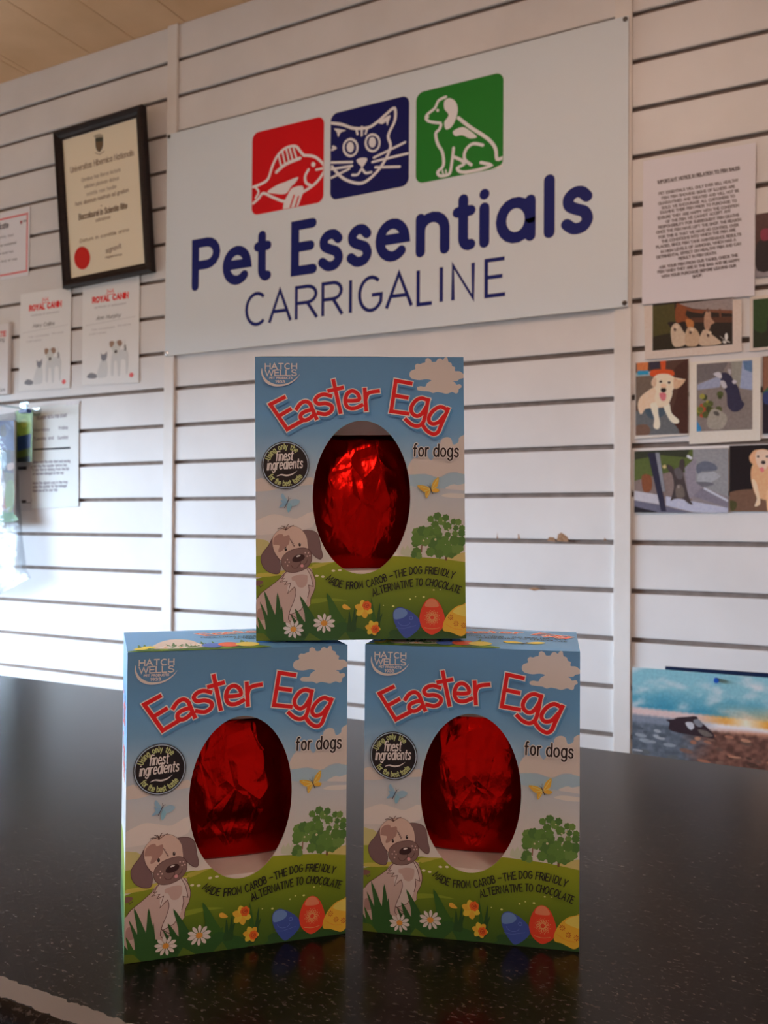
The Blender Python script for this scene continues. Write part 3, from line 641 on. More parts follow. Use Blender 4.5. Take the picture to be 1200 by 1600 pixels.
    for tip, base, w, c in (((225,1130),(190,1440),60,GR3),((130,1080),(165,1400),60,GR2),((250,1240),(150,1480),80,GR3)):
        P.h += 2e-6; blade(P, c4(tip)[0], c4(base)[0], w * .5105, c)
    for q, c in (((60,1530),(60,1440),(150,1450),(230,1530)), (70, 76, 20)), (((560,1530),(620,1440),(760,1530)), (66, 78, 24)), (((900,1530),(1000,1430),(1060,1530)), (58, 72, 24)): P.poly(c3(*q), c, up=False)
    P.poly(smooth(c4((330,1480),(320,1440),(370,1410),(450,1420),(900,1440),(1000,1470),(1160,1475),(1160,1530),(330,1530)), True, 3), (36, 58, 26))
    daisy(P, 232, 1500, 56); daisy(P, 395, 1468, 60, a0=20)
    def daff(cx, cy, r, a0, tx, ty, tr_, cut=None):
        P.up()
        for i in range(6):
            a = math.radians(a0 + 60 * i); ca, sa = math.cos(a), math.sin(a)
            P.poly(smooth([(cx, cy), (cx + ca * r * .6 - sa * r * .34, cy + sa * r * .6 + ca * r * .34), (cx + ca * r, cy + sa * r), (cx + ca * r * .6 + sa * r * .34, cy + sa * r * .6 - ca * r * .34)], True, 3), [(204, 134, 42), (196, 122, 36)][i % 2], up=False)
        P.poly(leafy(tx, ty, tr_, 3), (192, 70, 24)); P.poly(ell(tx, ty, tr_ * .55, tr_ * .5, n=14), (150, 44, 18)); P.line(arc(tx, ty, tr_ * .3, tr_ * .3, 30, 300, 8), 2.5, (200, 96, 34))
    daff(606, 1394, 50, 20, 622, 1376, 26); daff(655, 1494, 42, 10, 668, 1500, 24)
    P.poly(smooth([(492,1374),(505,1368),(522,1378),(536,1394),(510,1396),(494,1388)], True, 3), (204, 120, 40))
    # painted eggs
    P.poly(smooth(c4((360,1250),(375,1205),(410,1182),(450,1180),(540,1220),(612,1275),(648,1335),(634,1400),(560,1470),(500,1498),(455,1465),(405,1395),(370,1320)), True, 4), (46, 58, 110))
    P.poly(smooth(c4((366,1245),(385,1205),(430,1188),(480,1198),(512,1235),(490,1275),(430,1300),(375,1300)), True, 4), (82, 98, 130))
    P.line(arc(*c4((480,1320))[0], 34, 26, 20, 170, 10), 2.4, (76, 84, 128)); P.line(c4((390,1390),(470,1400),(600,1370)), 2, (76, 84, 128), up=False)
    P.line(arc(*c4((550,1290))[0], 9, 9, 0, 360, 10), 2.4, (84, 92, 134), up=False)
    P.poly(smooth(c4((765,1086),(820,1108),(868,1175),(905,1290),(884,1390),(830,1440),(770,1464),(715,1440),(662,1385),(638,1290),(664,1180),(712,1108)), True, 4), (184, 46, 26))
    P.poly(smooth(c4((694,1168),(720,1108),(765,1092),(808,1108),(842,1168),(770,1182)), True, 4), (186, 92, 62))
    fx, fy = c4((772, 1286))[0]; FL = (196, 132, 78)
    P.line(ell(fx, fy, 13, n=16) + [(fx + 13, fy)], 2.6, FL)
    for i in range(12):
        a = 2 * PI * i / 12
        P.line(ell(fx + 25 * math.cos(a), fy + 25 * math.sin(a), 9, 4.5, math.degrees(a), n=10), 2, FL, up=False, closed=True); P.poly(ell(fx + 39 * math.cos(a + .26), fy + 39 * math.sin(a + .26), 2, n=6), FL, up=False)
    P.line(smooth(c4((690,1390),(770,1404),(850,1392)), False, 4), 1.8, FL, up=False)
    P.poly(smooth(c4((1150,1148),(1090,1154),(1015,1180),(940,1250),(892,1340),(890,1420),(960,1436),(1020,1460),(1082,1480),(1130,1450),(1170,1380)), True, 4), (196, 124, 36))
    P.poly(smooth(c4((1150,1156),(1090,1162),(1030,1188),(990,1230),(1060,1262),(1150,1270)), True, 4), (200, 142, 62))
    P.up()
    for x, y in ((965,1285),(1025,1350),(1104,1370)):
        for i in range(8):
            a = 2 * PI * i / 8; q = c4((x + 20 * math.cos(a), y + 22 * math.sin(a)))[0]; P.poly(ell(*q, 5, 2.4, math.degrees(a), n=8), (140, 52, 18), up=False)
        P.poly(ell(*c4((x, y))[0], 2.5, n=8), (140, 52, 18), up=False)
    P.line(smooth(c4((910,1350),(1000,1400),(1090,1410)), False, 4), 1.8, (170, 90, 24), up=False)
    # butterflies
    for pts, c in (((202,828),(186,800),(172,782),(164,798),(176,818)), (110,128,150)), (((202,830),(180,820),(162,818),(170,834),(152,858),(185,848)), (104,124,148)), (((204,828),(236,812),(264,822),(250,842),(222,850)), (116,130,150)), (((205,832),(222,850),(205,884),(196,862)), (104,130,148)):
        P.poly(smooth(list(pts), True, 3), c, up=(pts[0] == (202, 828)))
    P.line([(184,858),(206,812)], 4, (50,48,62)); P.line([(204,815),(202,800)], 1.5, (50,48,62), up=False); P.line([(206,813),(216,806)], 1.5, (50,48,62), up=False)
    P.up()
    for pts in (((958,764),(935,745),(888,741),(904,764),(930,778)), ((958,768),(930,778),(935,810),(950,792)), ((962,762),(972,722),(1000,698),(998,736),(985,758)), ((963,766),(985,758),(1006,766),(996,778),(975,778))): P.poly(smooth(list(pts), True, 3), (192, 122, 40), up=False)
    P.up()
    for a, b in (((955,762),(905,746)), ((955,764),(925,772)), ((965,758),(996,706)), ((968,762),(994,748)), ((955,770),(938,800))): P.line([a, b], 3, (214, 158, 84), up=False)
    P.line([(952,748),(970,786)], 4, (60, 44, 30)); P.line([(953,750),(940,738)], 1.5, (60,44,30), up=False); P.line([(955,750),(955,728)], 1.5, (60,44,30), up=False)
    # maker's mark
    LG = (170, 152, 145)
    text(P, 'HATCH', 80, 122, 28, 6, LG, fit=164, gap=.2, serif=.09, cap='butt'); text(P, 'WELLS', 80, 158, 30, 6, LG, fit=164, gap=.16, serif=.09, cap='butt')
    text(P, 'PET PRODUCTS', 103, 176, 10, 3, LG, fit=118, gap=.26); text(P, '1933', 134, 197, 13, 3.6, LG, fit=48, gap=.25)
    outer = smooth([(61,118),(60,150),(78,190),(112,211),(152,216),(200,206),(240,180),(264,148)], False, 5); inner = smooth([(264,148),(236,176),(198,198),(152,205),(118,199),(86,178),(68,150),(64,122)], False, 5)
    P.poly(outer + inner, LG)
    # badge
    cx, cy = c6((367, 1240))[0]; R = 126
    P.poly(ell(cx, cy, R, n=56), (16, 11, 12)); P.poly(ell(cx, cy, R - 4, n=56), (128, 128, 132)); P.poly(ell(cx, cy, R - 9, n=56), (14, 8, 10))
    OL = (140, 132, 84)
    text_path(P, 'Using only the', [(cx + 86 * math.cos(math.radians(a)), cy + 86 * math.sin(math.radians(a))) for a in range(198, 318, 8)], 27, 5, OL, gap=.24)
    text_path(P, 'for the best taste', [(cx + 109 * math.cos(math.radians(a)), cy + 109 * math.sin(math.radians(a))) for a in range(146, 26, -8)], 27, 5, OL, gap=.24)
    WH = (178, 166, 164)
    text(P, 'finest', 137, 610, 50, 6.4, WH, fit=88, gap=.26, slant=.32, rot=3, serif=.05); text(P, 'ingredients', 92, 659, 50, 6.4, WH, fit=184, gap=.26, slant=.32, rot=4, serif=.05)
    P.line(smooth([(142,692),(165,684),(195,688),(225,680),(250,662)], False, 6), 9, WH, taper=True)
    # title
    X = 1133
    T1 = [[(210,610),(385,868)], [(210,610),(350,538)], [(296,732),(410,664)], [(385,868),(525,788)],
          smooth([(482,655),(520,602),(572,580),(618,604),(648,672),(684,752)], False), smooth([(640,665),(580,680),(530,710),(522,752),(562,775),(612,757),(662,712)], False),
          smooth([(828,522),(762,506),(702,525),(672,568),(704,604),(780,600),(842,628),(838,678),(782,712),(706,702)], False),
          [(860,368),(932,690)], [(816,470),(948,438)],
          smooth([(984,572),(1060,574),(1126,560),(1112,505),(1060,472),(1005,497),(982,575),(1010,642),(1080,652),(1152,620)], False),
          [(X+50,458),(X+66,664)], smooth([(X+60,555),(X+78,505),(X+118,484),(X+188,474)], False),
          [(X+372,366),(X+325,684)], [(X+372,366),(X+526,394)], [(X+352,518),(X+486,542)], [(X+325,684),(X+496,708)],
          smooth([(X+708,572),(X+645,548),(X+582,572),(X+536,640),(X+543,700),(X+590,733),(X+642,712),(X+690,640)], False), smooth([(X+708,566),(X+682,720),(X+655,806),(X+600,838),(X+535,818),(X+482,772)], False),
          smooth([(X+906,668),(X+842,638),(X+772,670),(X+722,738),(X+724,790),(X+762,815),(X+820,798),(X+872,740)], False), smooth([(X+918,662),(X+850,820),(X+818,896),(X+768,922),(X+702,888),(X+662,838)], False)]
    for dx, dy, w, c in ((10, 14, 30, (62, 98, 124)), (0, 0, 31, (186, 158, 154)), (0, 0, 20.5, (178, 9, 12))):
        P.up()
        for q in T1: P.line([(a + dx, b + dy) for a, b in c6(*q)], w, c, cap='square', up=False)
    def fordogs(w, c):
        text(P, 'for', 866, 586, 64, w, c, fit=78, gap=.3, rot=-1); text(P, 'dogs', 974, 588, 64, w, c, fit=130, gap=.26, rot=-1)
    fordogs(17, (176, 156, 148)); fordogs(8.5, (24, 12, 12))
    BK = (20, 16, 14)
    for s, q in (('MADE', [(404,1238),(440,1266),(486,1281)]), ('FROM', [(512,1287),(560,1286),(600,1281)]), ('CAROB', [(624,1280),(680,1262),(730,1243)]), ('-', [(744,1234),(760,1231)]), ('THE', [(772,1232),(800,1224),(834,1216)]), ('DOG', [(850,1212),(880,1208),(914,1206)]), ('FRIENDLY', [(932,1208),(1010,1214),(1082,1234)]),
                 ('ALTERNATIVE', [(656,1326),(740,1298),(868,1274)]), ('TO', [(882,1272),(918,1270)]), ('CHOCOLATE', [(934,1268),(1020,1282),(1116,1312)])):
        text_path(P, s, q, 36, 5.4, BK, gap=.24, slant=.08)

def carton_front():
    b = bmesh.new(); b.loops.layers.float_color.new('ink')
    P = Print(lambda x, y, h: Vector((x / MM - BW / 2, -BD / 2 - h, BH - y / MM)), CARTON, rect=(0, 0, BW * MM, BH * MM), hole=HOLE1)
    front_art(P); P.into(b, 0)
    Q = Print(lambda x, y, h: Vector((x / MM - BW / 2, -BD / 2 + 0.0006, BH - y / MM)), CARTON, rect=(0, 0, BW * MM, BH * MM), hole=HOLE1)
    Q.poly([(0, 0), (BW * MM, 0), (BW * MM, BH * MM), (0, BH * MM)], (170, 152, 146)); Q.into(b, 1)
    lay = b.loops.layers.float_color['ink']
    for i in range(len(HOLE1)):
        (x0, y0_), (x1, y1_) = HOLE1[i], HOLE1[(i + 1) % len(HOLE1)]
        f = b.faces.new([b.verts.new((x / MM - BW / 2, w, BH - y / MM)) for x, y, w in ((x0, y0_, -BD / 2), (x1, y1_, -BD / 2), (x1, y1_, -BD / 2 + .0006), (x0, y0_, -BD / 2 + .0006))]); f.material_index = 1
    return b
def side_art(P, mirror):
    n = 40; w = BD * MM
    for i in range(n):
        a, b_ = BH * MM * i / n, BH * MM * (i + 1) / n
        P.poly([(0, a), (w, a), (w, b_), (0, b_)], lambda x, y: SKY(y), up=False)
    P.poly(smooth([(-5, 78), (15, 70), (30, 74), (50, 66), (70, 73), (95, 69), (95, 88), (50, 92), (-5, 90)], True, 4), CLOUD)
    hill = smooth([(-5, 118), (25, 112), (50, 110), (95, 116)], False, 4) + [(95, 165), (-5, 165)]
    P.up(); 
    for i in range(8):
        p = clip_half(clip_half(hill, (0, 105 + 7.5 * i), (1, 105 + 7.5 * i), True), (0, 112.5 + 7.5 * i), (1, 112.5 + 7.5 * i), False)
        if p: P.poly(p, lambda x, y: HILL(y + 2), up=False)
    def title(w_, c):
        text(P, 'Easter', 18, 50, 17, w_, c, fit=50, gap=.2, rot=6); text(P, 'Egg', 28, 72, 17, w_, c, fit=32, gap=.2, rot=3)
    title(3.4, (186, 158, 154)); title(2.1, (186, 14, 16))
    P.up()
    rnd = random.Random(5)
    for i in range(26):
        x = rnd.uniform(0, w); P.h += 1e-6; blade(P, (x + rnd.uniform(-5, 5), rnd.uniform(130, 145)), (x, 162), 8, (38, 64, 24))
def top_art(P):
    w, d = BW * MM, BD * MM
    for i in range(16):
        for j in range(10):
            P.poly([(w * i / 16, d * j / 10), (w * (i + 1) / 16, d * j / 10), (w * (i + 1) / 16, d * (j + 1) / 10), (w * i / 16, d * (j + 1) / 10)], (78, 108, 134), up=False)
    P.h += 0.00025
    def tt_(wd, c):
        text_path(P, 'Easter Egg', [(46, 40), (70, 32), (90, 32), (112, 40)], 14, wd, c)
    tt_(3.2, (186, 158, 154)); tt_(1.8, (196, 60, 40))
    text(P, 'MADE FROM CAROB - THE DOG FRIENDLY', 42, 50, 4.2, .6, (34, 40, 50), fit=70); text(P, 'ALTERNATIVE TO CHOCOLATE', 60, 58, 4.2, .6, (34, 40, 50), fit=52)
    for q in ([(88, 72), (82, 66), (76, 68), (80, 74)], [(89, 72), (94, 65), (100, 66), (96, 73)]): P.poly(smooth(q, True, 3), (206, 140, 50), up=False)
    P.line([(87, 75), (90, 68)], 1, (50, 40, 30))
    P.poly(smooth([(4, 86), (20, 79), (40, 77), (60, 80), (72, 86), (70, 90), (4, 90)], True, 3), (86, 104, 34))
    rnd = random.Random(2)
    for i in range(30):
        x = rnd.uniform(5, 62); P.h += 1e-6; blade(P, (x + rnd.uniform(-4, 4), rnd.uniform(62, 76)), (x, 88), 4, (44, 74, 30))
    P.poly(smooth([(14, 84), (16, 66), (24, 52), (34, 56), (38, 70), (40, 84)], True, 3), (158, 130, 116))
    for x, y in ((28, 82), (36, 76), (20, 80)): daisy(P, x, y, 4.5)
    for x, y in ((7, 82), (11, 78)): P.poly(leafy(x, y, 4, 2), (206, 140, 44))
    P.poly(ell(45, 80, 6, 7), (56, 74, 128)); P.poly(ell(54, 79, 6, 7.5), (196, 66, 40)); P.poly(ell(64, 80, 6.5, 7), (206, 140, 50))
def carton(loc, rotz, label, bulge, tilt=0.0, lean=0.0):
    r = empty('easter_egg_carton', loc, rotz); r.rotation_euler = (lean, tilt, rotz)
    tag(r, label, 'carton', 'pyramid of egg cartons')
    obj('front_panel', carton_front(), [M_ink, M_card], r)
    for sgn in (-1, 1):
        b = bmesh.new(); b.loops.layers.float_color.new('ink')
        P = Print(lambda x, y, h, s_=sgn: Vector((s_ * (BW / 2 + h), x / MM - BD / 2 if s_ > 0 else BD / 2 - x / MM, BH - y / MM)), CARTON, rect=(0, 0, BD * MM, BH * MM))
        side_art(P, sgn); P.into(b, 0)
        x0 = sgn * BW / 2; box(b, min(x0, x0 - sgn * .0006), max(x0, x0 - sgn * .0006), -BD / 2 + .0007, BD / 2, .0007, BH - .0004, 1)
        obj('side_panel', b, [M_ink, M_card], r)
    b = bmesh.new(); box(b, -BW / 2, BW / 2, BD / 2, BD / 2 + .0006, 0, BH, 0); obj('back_panel', b, M_card, r)
    b = bmesh.new(); box(b, -BW / 2 + .0007, BW / 2 - .0007, -BD / 2 + .0007, BD / 2 - .0001, 0, .0006, 0); obj('bottom_panel', b, M_card, r)
    b = bmesh.new(); b.loops.layers.float_color.new('ink')
    bz = lambda x, y: BH + bulge * max(0.0, math.sin(PI * min(1, max(0, x / (BW * MM))))) ** .5 * max(0.0, math.sin(PI * min(1, max(0, y / (BD * MM))))) ** .5
    P = Print(lambda x, y, h: Vector((x / MM - BW / 2, BD / 2 - y / MM, bz(x, y) + h)), CARTON, rect=(0, 0, BW * MM, BD * MM)); top_art(P); P.into(b, 0)
    box(b, -BW / 2 + .0007, BW / 2 - .0007, -BD / 2 + .0007, BD / 2 - .0001, BH - .0008, BH - .0002, 1); obj('top_panel', b, [M_ink, M_card], r)
    # white inner tray: two shelves that hold the egg, and a back
    t0 = .0008
    b = bmesh.new(); z = .0384; box(b, -BW / 2 + t0, BW / 2 - t0, -BD / 2 + .001, BD / 2 - t0, z, z + .0006)
    box(b, -BW / 2 + t0, BW / 2 - t0, -BD / 2 + .001, -BD / 2 + .0016, .0010, .0384); obj('tray_shelf', b, M_card, r)
    b = bmesh.new(); y0_, y1_ = -BD / 2 + .0008, -BD / 2 + .0208
    pr = [(y0_, .1275), (y1_, .1180), (y1_ + .0004, .1184), (y0_ + .0004, .1281)]
    q0 = [b.verts.new((-BW / 2 + t0, y, z)) for y, z in pr]; q1 = [b.verts.new((BW / 2 - t0, y, z)) for y, z in pr]
    for i in range(4): b.faces.new((q0[i], q0[(i + 1) % 4], q1[(i + 1) % 4], q1[i]))
    b.faces.new(q0[::-1]); b.faces.new(q1); bmesh.ops.recalc_face_normals(b, faces=b.faces); obj('tray_flap', b, M_card, r)
    return r
def foil_egg(root, label, seed):
    rnd = Vector((seed * 3.1, seed * 7.7, seed * 1.3)); b = bmesh.new(); nz_, na = 60, 120; z0, z1 = .0391, .1200; rows = []
    for i in range(nz_ + 1):
        t = i / nz_; z = z0 + (z1 - z0) * t
        k = 0.90 + 0.10 * math.sin(PI * (t * .9 + .08)) - 0.10 * max(0, t - .55)
        edge = min(1.0, min(t, 1 - t) / .075); k *= 0.93 + 0.07 * math.sqrt(max(0.0, 1 - (1 - edge) ** 2))
        row = []
        for j in range(na):
            a = 2 * PI * j / na; c, s = math.cos(a), math.sin(a); e_ = 2 / 2.5
            x = .050 * k * math.copysign(abs(c) ** e_, c); y = .0300 * k * math.copysign(abs(s) ** e_, s)
            p = Vector((x * 26, y * 26, z * 17)) + rnd
            cell = noise.voronoi(p * 2.2)[0]; d = (cell[1] - cell[0]) * .0012 + noise.noise(p * 1.1) * .0016 + abs(noise.noise(p * 3.1 + rnd)) * -.0010
            d += -.0022 * max(0.0, noise.noise(Vector((x * 34, y * 34, z * 60)) + rnd) - .25) 
            f = 1 + d / .04 * min(1, edge + .3); row.append(b.verts.new((x * f, y * f + .0070, z)))
        rows.append(row)
    for q, w in zip(rows, rows[1:]):
        for j in range(na): b.faces.new((q[j], q[(j + 1) % na], w[(j + 1) % na], w[j]))
    b.faces.new(rows[0][::-1]); b.faces.new(rows[-1])
    o = obj('foil_egg', b, M_foil)
    for p in o.data.polygons: p.use_smooth = len(p.vertices) == 4
    o.matrix_world = root_matrix(root); tag(o, label, 'foil egg', 'red foil eggs'); return o
def root_matrix(r): return Matrix.Translation(r.location) @ r.rotation_euler.to_matrix().to_4x4()
def place(u, w, yaw):            # given the middle of the front bottom edge
    return (u - math.sin(yaw) * BD / 2, w + math.cos(yaw) * BD / 2)
xl, yl = place(-0.2877, 0.3863, 0.7899); xr, yr = place(-0.1818, 0.4525, 0.28835); xt, yt = place(-0.2407, 0.4353, 0.5244)
b1 = carton((xl, yl, CZ + .0002), 0.7899, 'egg carton at the lower left of the pyramid, its bright left side panel showing', .0012)
b2 = carton((xr, yr, CZ + .0002), 0.28835, 'egg carton at the lower right of the pyramid with an orange butterfly on its top', .0014)
b3 = carton((xt, yt, CZ + .1632), 0.5244, 'egg carton balanced on top of the two others', .0003, tilt=-0.0145)
foil_egg(b1, 'crumpled red foil egg seen in the window of the lower left carton', 1)
foil_egg(b2, 'crumpled red foil egg seen in the window of the lower right carton', 2)
foil_egg(b3, 'crumpled red foil egg seen in the window of the top carton', 3)

# ------------------------------------------------------------------ things on the slatted wall
def sheet(name, label, cat, corners, off, thick, paper, draw=None, view=None, m=M_paper, ink=PAPER, group=None, parent=None, curl=0.0, bevel_edge=None):
    """A flat sheet whose corners (TL, TR, BR, BL) are wall points (u, z above the counter); `view` maps drawing units to reference points."""
    cu = sum(c[0] for c in corners) / 4; cz = sum(c[1] for c in corners) / 4
    b = bmesh.new(); b.loops.layers.float_color.new('ink')
    P = Print(lambda u, z, h: Vector((u - cu, -thick / 2 - h, z - cz)), ink, eps=4e-5)
    P.poly(corners, paper)
    if draw:
        ox, oy, sc = view
        P.tr = lambda x, y: on_wall(ox + x / sc, oy + y / sc, off); P.wk = 0.00165 / sc * (1 if ox < 300 else 0.8)
        P.base = corners; draw(P)
    P.into(b, 0)
    bk = [b.verts.new((u - cu, thick / 2, z - cz)) for u, z in corners]; fr = [b.verts.new((u - cu, -thick / 2, z - cz)) for u, z in corners]
    for f in [b.faces.new(bk)] + [b.faces.new((fr[i], fr[(i + 1) % 4], bk[(i + 1) % 4], bk[i])) for i in range(4)]:
        for lp in f.loops: lp[b.loops.layers.float_color['ink']] = (*ink(paper), 1)
    o = obj(name, b, m, parent)
    if parent is None: o.location = (cu, DW - off, CZ + cz); tag(o, label, cat, group)
    else: o.location = Vector((cu, DW - off, CZ + cz)) - parent.location
    return o
def quad(*p, off=0.0): return [on_wall(x, y, off) for x, y in p]

# the shop sign
SG = [(-1.6285, 1.2905), (-0.3895, 1.2905), (-0.3895, 0.6848), (-1.6285, 0.6848)]
sign = tag(empty('shop_sign', (-1.009, DW - 0.010, CZ + 0.6848)), 'large white shop sign with navy lettering and red, blue and green pet squares', 'sign', None)
NAVY, RED, BLUE, GREEN, WHT = (14, 20, 74), (150, 8, 16), (14, 16, 64), (26, 88, 30), (168, 162, 166)
SIGNREF = ref_print((166, 160, 162), 0.88)
def sign_art(P):
    ox, oy, sc = 260, 20, 1.6216
    gx = lambda x, y: on_wall(ox + x / sc, oy + y / sc, .012)[0]
    P.tr = None; P.wk = 1.0; P.up()
    zb, zt_ = 0.8625, 0.9765
    def rng(x0, x1, y): return gx(x0, y), gx(x1, y)
    W_ = 0.0245
    for ch, x0, x1, y in (('P',65,137,640),('e',143,216,640),('t',222,268,620),('E',316,381,600),('s',385,450,600),('s',457,523,590),('e',530,617,580),('n',632,718,560),('t',725,786,540),('i',792,820,530),('a',835,936,520),('l',955,986,490),('s',1000,1084,500)):
        a, b = rng(x0, x1, y); adv = G[ch][0]
        fit = (b - a - W_)
        if ch in 'il': text(P, ch, (a + b) / 2, zb, zt_ - zb, W_, NAVY, flip=1, up=False)
        else: text(P, ch, a + W_ / 2, zb, zt_ - zb, W_, NAVY, fit=fit, flip=1, up=False)
    P.up()
    for ch, x0, x1, y in (('C',200,254,760),('A',258,319,750),('R',326,386,740),('R',393,450,730),('I',464,470,720),('G',486,549,710),('A',554,626,700),('L',634,678,690),('I',694,700,690),('N',722,782,690),('E',806,862,680)):
        a, b = rng(x0, x1, y); w = .0088
        if ch == 'I': text(P, ch, (a + b) / 2, .741, .0795, w, NAVY, flip=1, up=False, cap='butt')
        else: text(P, ch, a + w / 2, .741, .0795, w, NAVY, fit=b - a - w, flip=1, up=False, cap='butt')
    def rsq(u0, u1, z0, z1, r, c):
        p = [*arc(u1 - r, z1 - r, r, r, 0, 90, 6), *arc(u0 + r, z1 - r, r, r, 90, 180, 6), *arc(u0 + r, z0 + r, r, r, 180, 270, 6), *arc(u1 - r, z0 + r, r, r, 270, 360, 6)]
        P.poly(p, c)
    SQ = [(-1.3435, -1.1275, RED), (-1.1085, -.8945, BLUE), (-.8765, -.6625, GREEN)]
    for a, b, c in SQ: rsq(a, b, 1.0235, 1.2365, .019, c)
    P.tr = lambda x, y: on_wall(370 + x / 2.6667, 90 + y / 2.6667, .012)
    def ln(pts, w=11, curve=True, cap='round'): P.line(smooth(pts, False, 4) if curve and len(pts) > 2 else pts, w * .00066, WHT, cap, up=False)
    def fill(pts, c=WHT, up=False): P.poly(smooth(pts, True, 3), c, up=up)
    def clipu(i):
        P.rect = (SQ[i][0] + .001, 1.0245, SQ[i][1] - .001, 1.2355)
    P.up()
    clipu(0)                                                        # fish
    ln([(70,540),(105,526),(132,505),(150,452),(172,408),(205,378),(245,370),(266,392),(280,408)]); ln([(280,408),(320,412),(350,432),(368,460),(355,492),(325,528),(285,556),(235,585)])
    ln([(166,478),(205,445),(265,420)], 13)
    for a, b in (((176,410),(186,452)), ((192,396),(202,440)), ((208,386),(218,432)), ((222,382),(233,424)), ((238,380),(250,420))): ln([a, b], 8, False)
    ln([(70,608),(92,588),(112,566),(150,582),(200,600),(228,580)]); ln([(78,540),(92,560),(80,585)], 9)
    ln([(300,468),(286,495),(290,522),(312,535)]); P.poly(ell(320, 446, 9, 11, n=14), WHT, up=False); ln([(332,468),(362,462)], 9, False)
    fill([(128,560),(172,530),(200,520),(256,498),(245,522),(228,538),(205,568),(160,568)])
    fill([(232,545),(270,535),(280,550),(268,590),(245,640),(200,645),(196,610),(215,570)]); P.up()
    P.line([(225,622),(240,575)], .0045, RED, up=False); P.line([(244,625),(258,580)], .0045, RED, up=False); P.up()
    clipu(1)                                                        # cat
    ln([(395,274),(440,280),(490,296),(550,292),(588,268),(622,238),(658,212),(660,262),(632,326),(642,372),(612,440),(570,492),(522,524),(470,516),(432,494),(398,455)], 11, True)
    ln([(398,385),(412,378),(402,372)], 9)
    fill([(592,270),(640,240),(634,268),(628,285),(622,268),(608,278)]); fill([(408,296),(456,304),(435,312),(424,332),(418,312)])
    for a, b in (((498,294),(504,320)), ((522,290),(522,325)), ((546,292),(538,318))): ln([a, b], 9, False)
    for x, y in ((475, 376), (567, 356)):
        P.line(ell(x, y, 29, 35, n=24) + [(x + 29, y)], .0058, WHT, up=False, closed=True); P.poly(ell(x - 1, y - 2, 15, 22, n=18), WHT, up=False)
    fill([(500,428),(522,418),(545,422),(535,445),(525,455),(512,448)]); ln([(523,452),(522,468)], 8, False); ln([(482,490),(505,488),(522,466),(538,482),(562,478)], 9)
    for a, b in (((572,418),(702,354)), ((566,436),(714,400)), ((578,458),(680,455)), ((482,436),(395,438)), ((482,452),(395,466)), ((470,464),(395,502))): ln([a, b], 9, False)
    P.up(); clipu(2)                                                # dog
    ln([(872,165),(842,180),(826,212),(795,238),(790,256),(806,268),(850,274)], 10); P.poly(ell(793, 248, 9, 8, n=12), WHT, up=False); P.poly(ell(838, 221, 6, 7, n=10), WHT, up=False)
    ln([(852,282),(845,300),(830,318),(838,360),(858,396),(862,450),(838,478),(850,494),(882,488),(892,470),(902,400),(904,378)], 11); ln([(858,472),(862,490)], 6, False); ln([(872,470),(874,488)], 6, False)
    fill([(866,182),(888,170),(912,184),(922,216),(914,255),(896,290),(872,300),(866,270),(884,240),(866,215)])
    ln([(924,252),(975,292),(1045,338),(1078,378),(1086,424),(1120,412)], 12); fill([(902,308),(942,290),(975,308),(1002,332),(972,338),(940,324),(912,328)])
    ln([(1026,366),(985,360),(955,386),(950,424),(978,448)], 11); ln([(905,415),(935,428),(948,444),(920,462),(940,478),(1000,470),(1060,450),(1018,438)], 11); ln([(955,482),(1050,474),(1118,446)], 10)
    P.rect = None
def make_sign():
    b = bmesh.new(); b.loops.layers.float_color.new('ink'); ox, oz = sign.location.x, 0.6848
    P = Print(lambda u, z, h: Vector((u - ox, -.003 - h, z - oz)), SIGNREF, eps=5e-5)
    P.poly(SG, (157, 159, 170)); sign_art(P); P.into(b, 0)
    box(b, -.6195, .6195, -.0029, .001, 0, .6057, 1)
    obj('sign_board', b, [M_sign, M_trim], sign)
    for u, z, m in ((-1.622, 1.284, M_steel), (-.3965, 1.284, M_steel), (-.3965, .692, M_steel), (-1.622, .692, M_chrome)):
        q = bmesh.new(); bmesh.ops.create_uvsphere(q, u_segments=14, v_segments=8, radius=.0052)
        for v in q.verts: v.co = Vector((v.co.x + u - ox, v.co.y * .45 - .0036, v.co.z + z - oz))
        box(q, u - ox - .0035, u - ox + .0035, -.0064, -.0052, z - oz - .0005, z - oz + .0005)
        o = obj('screw', q, m, sign)
make_sign()

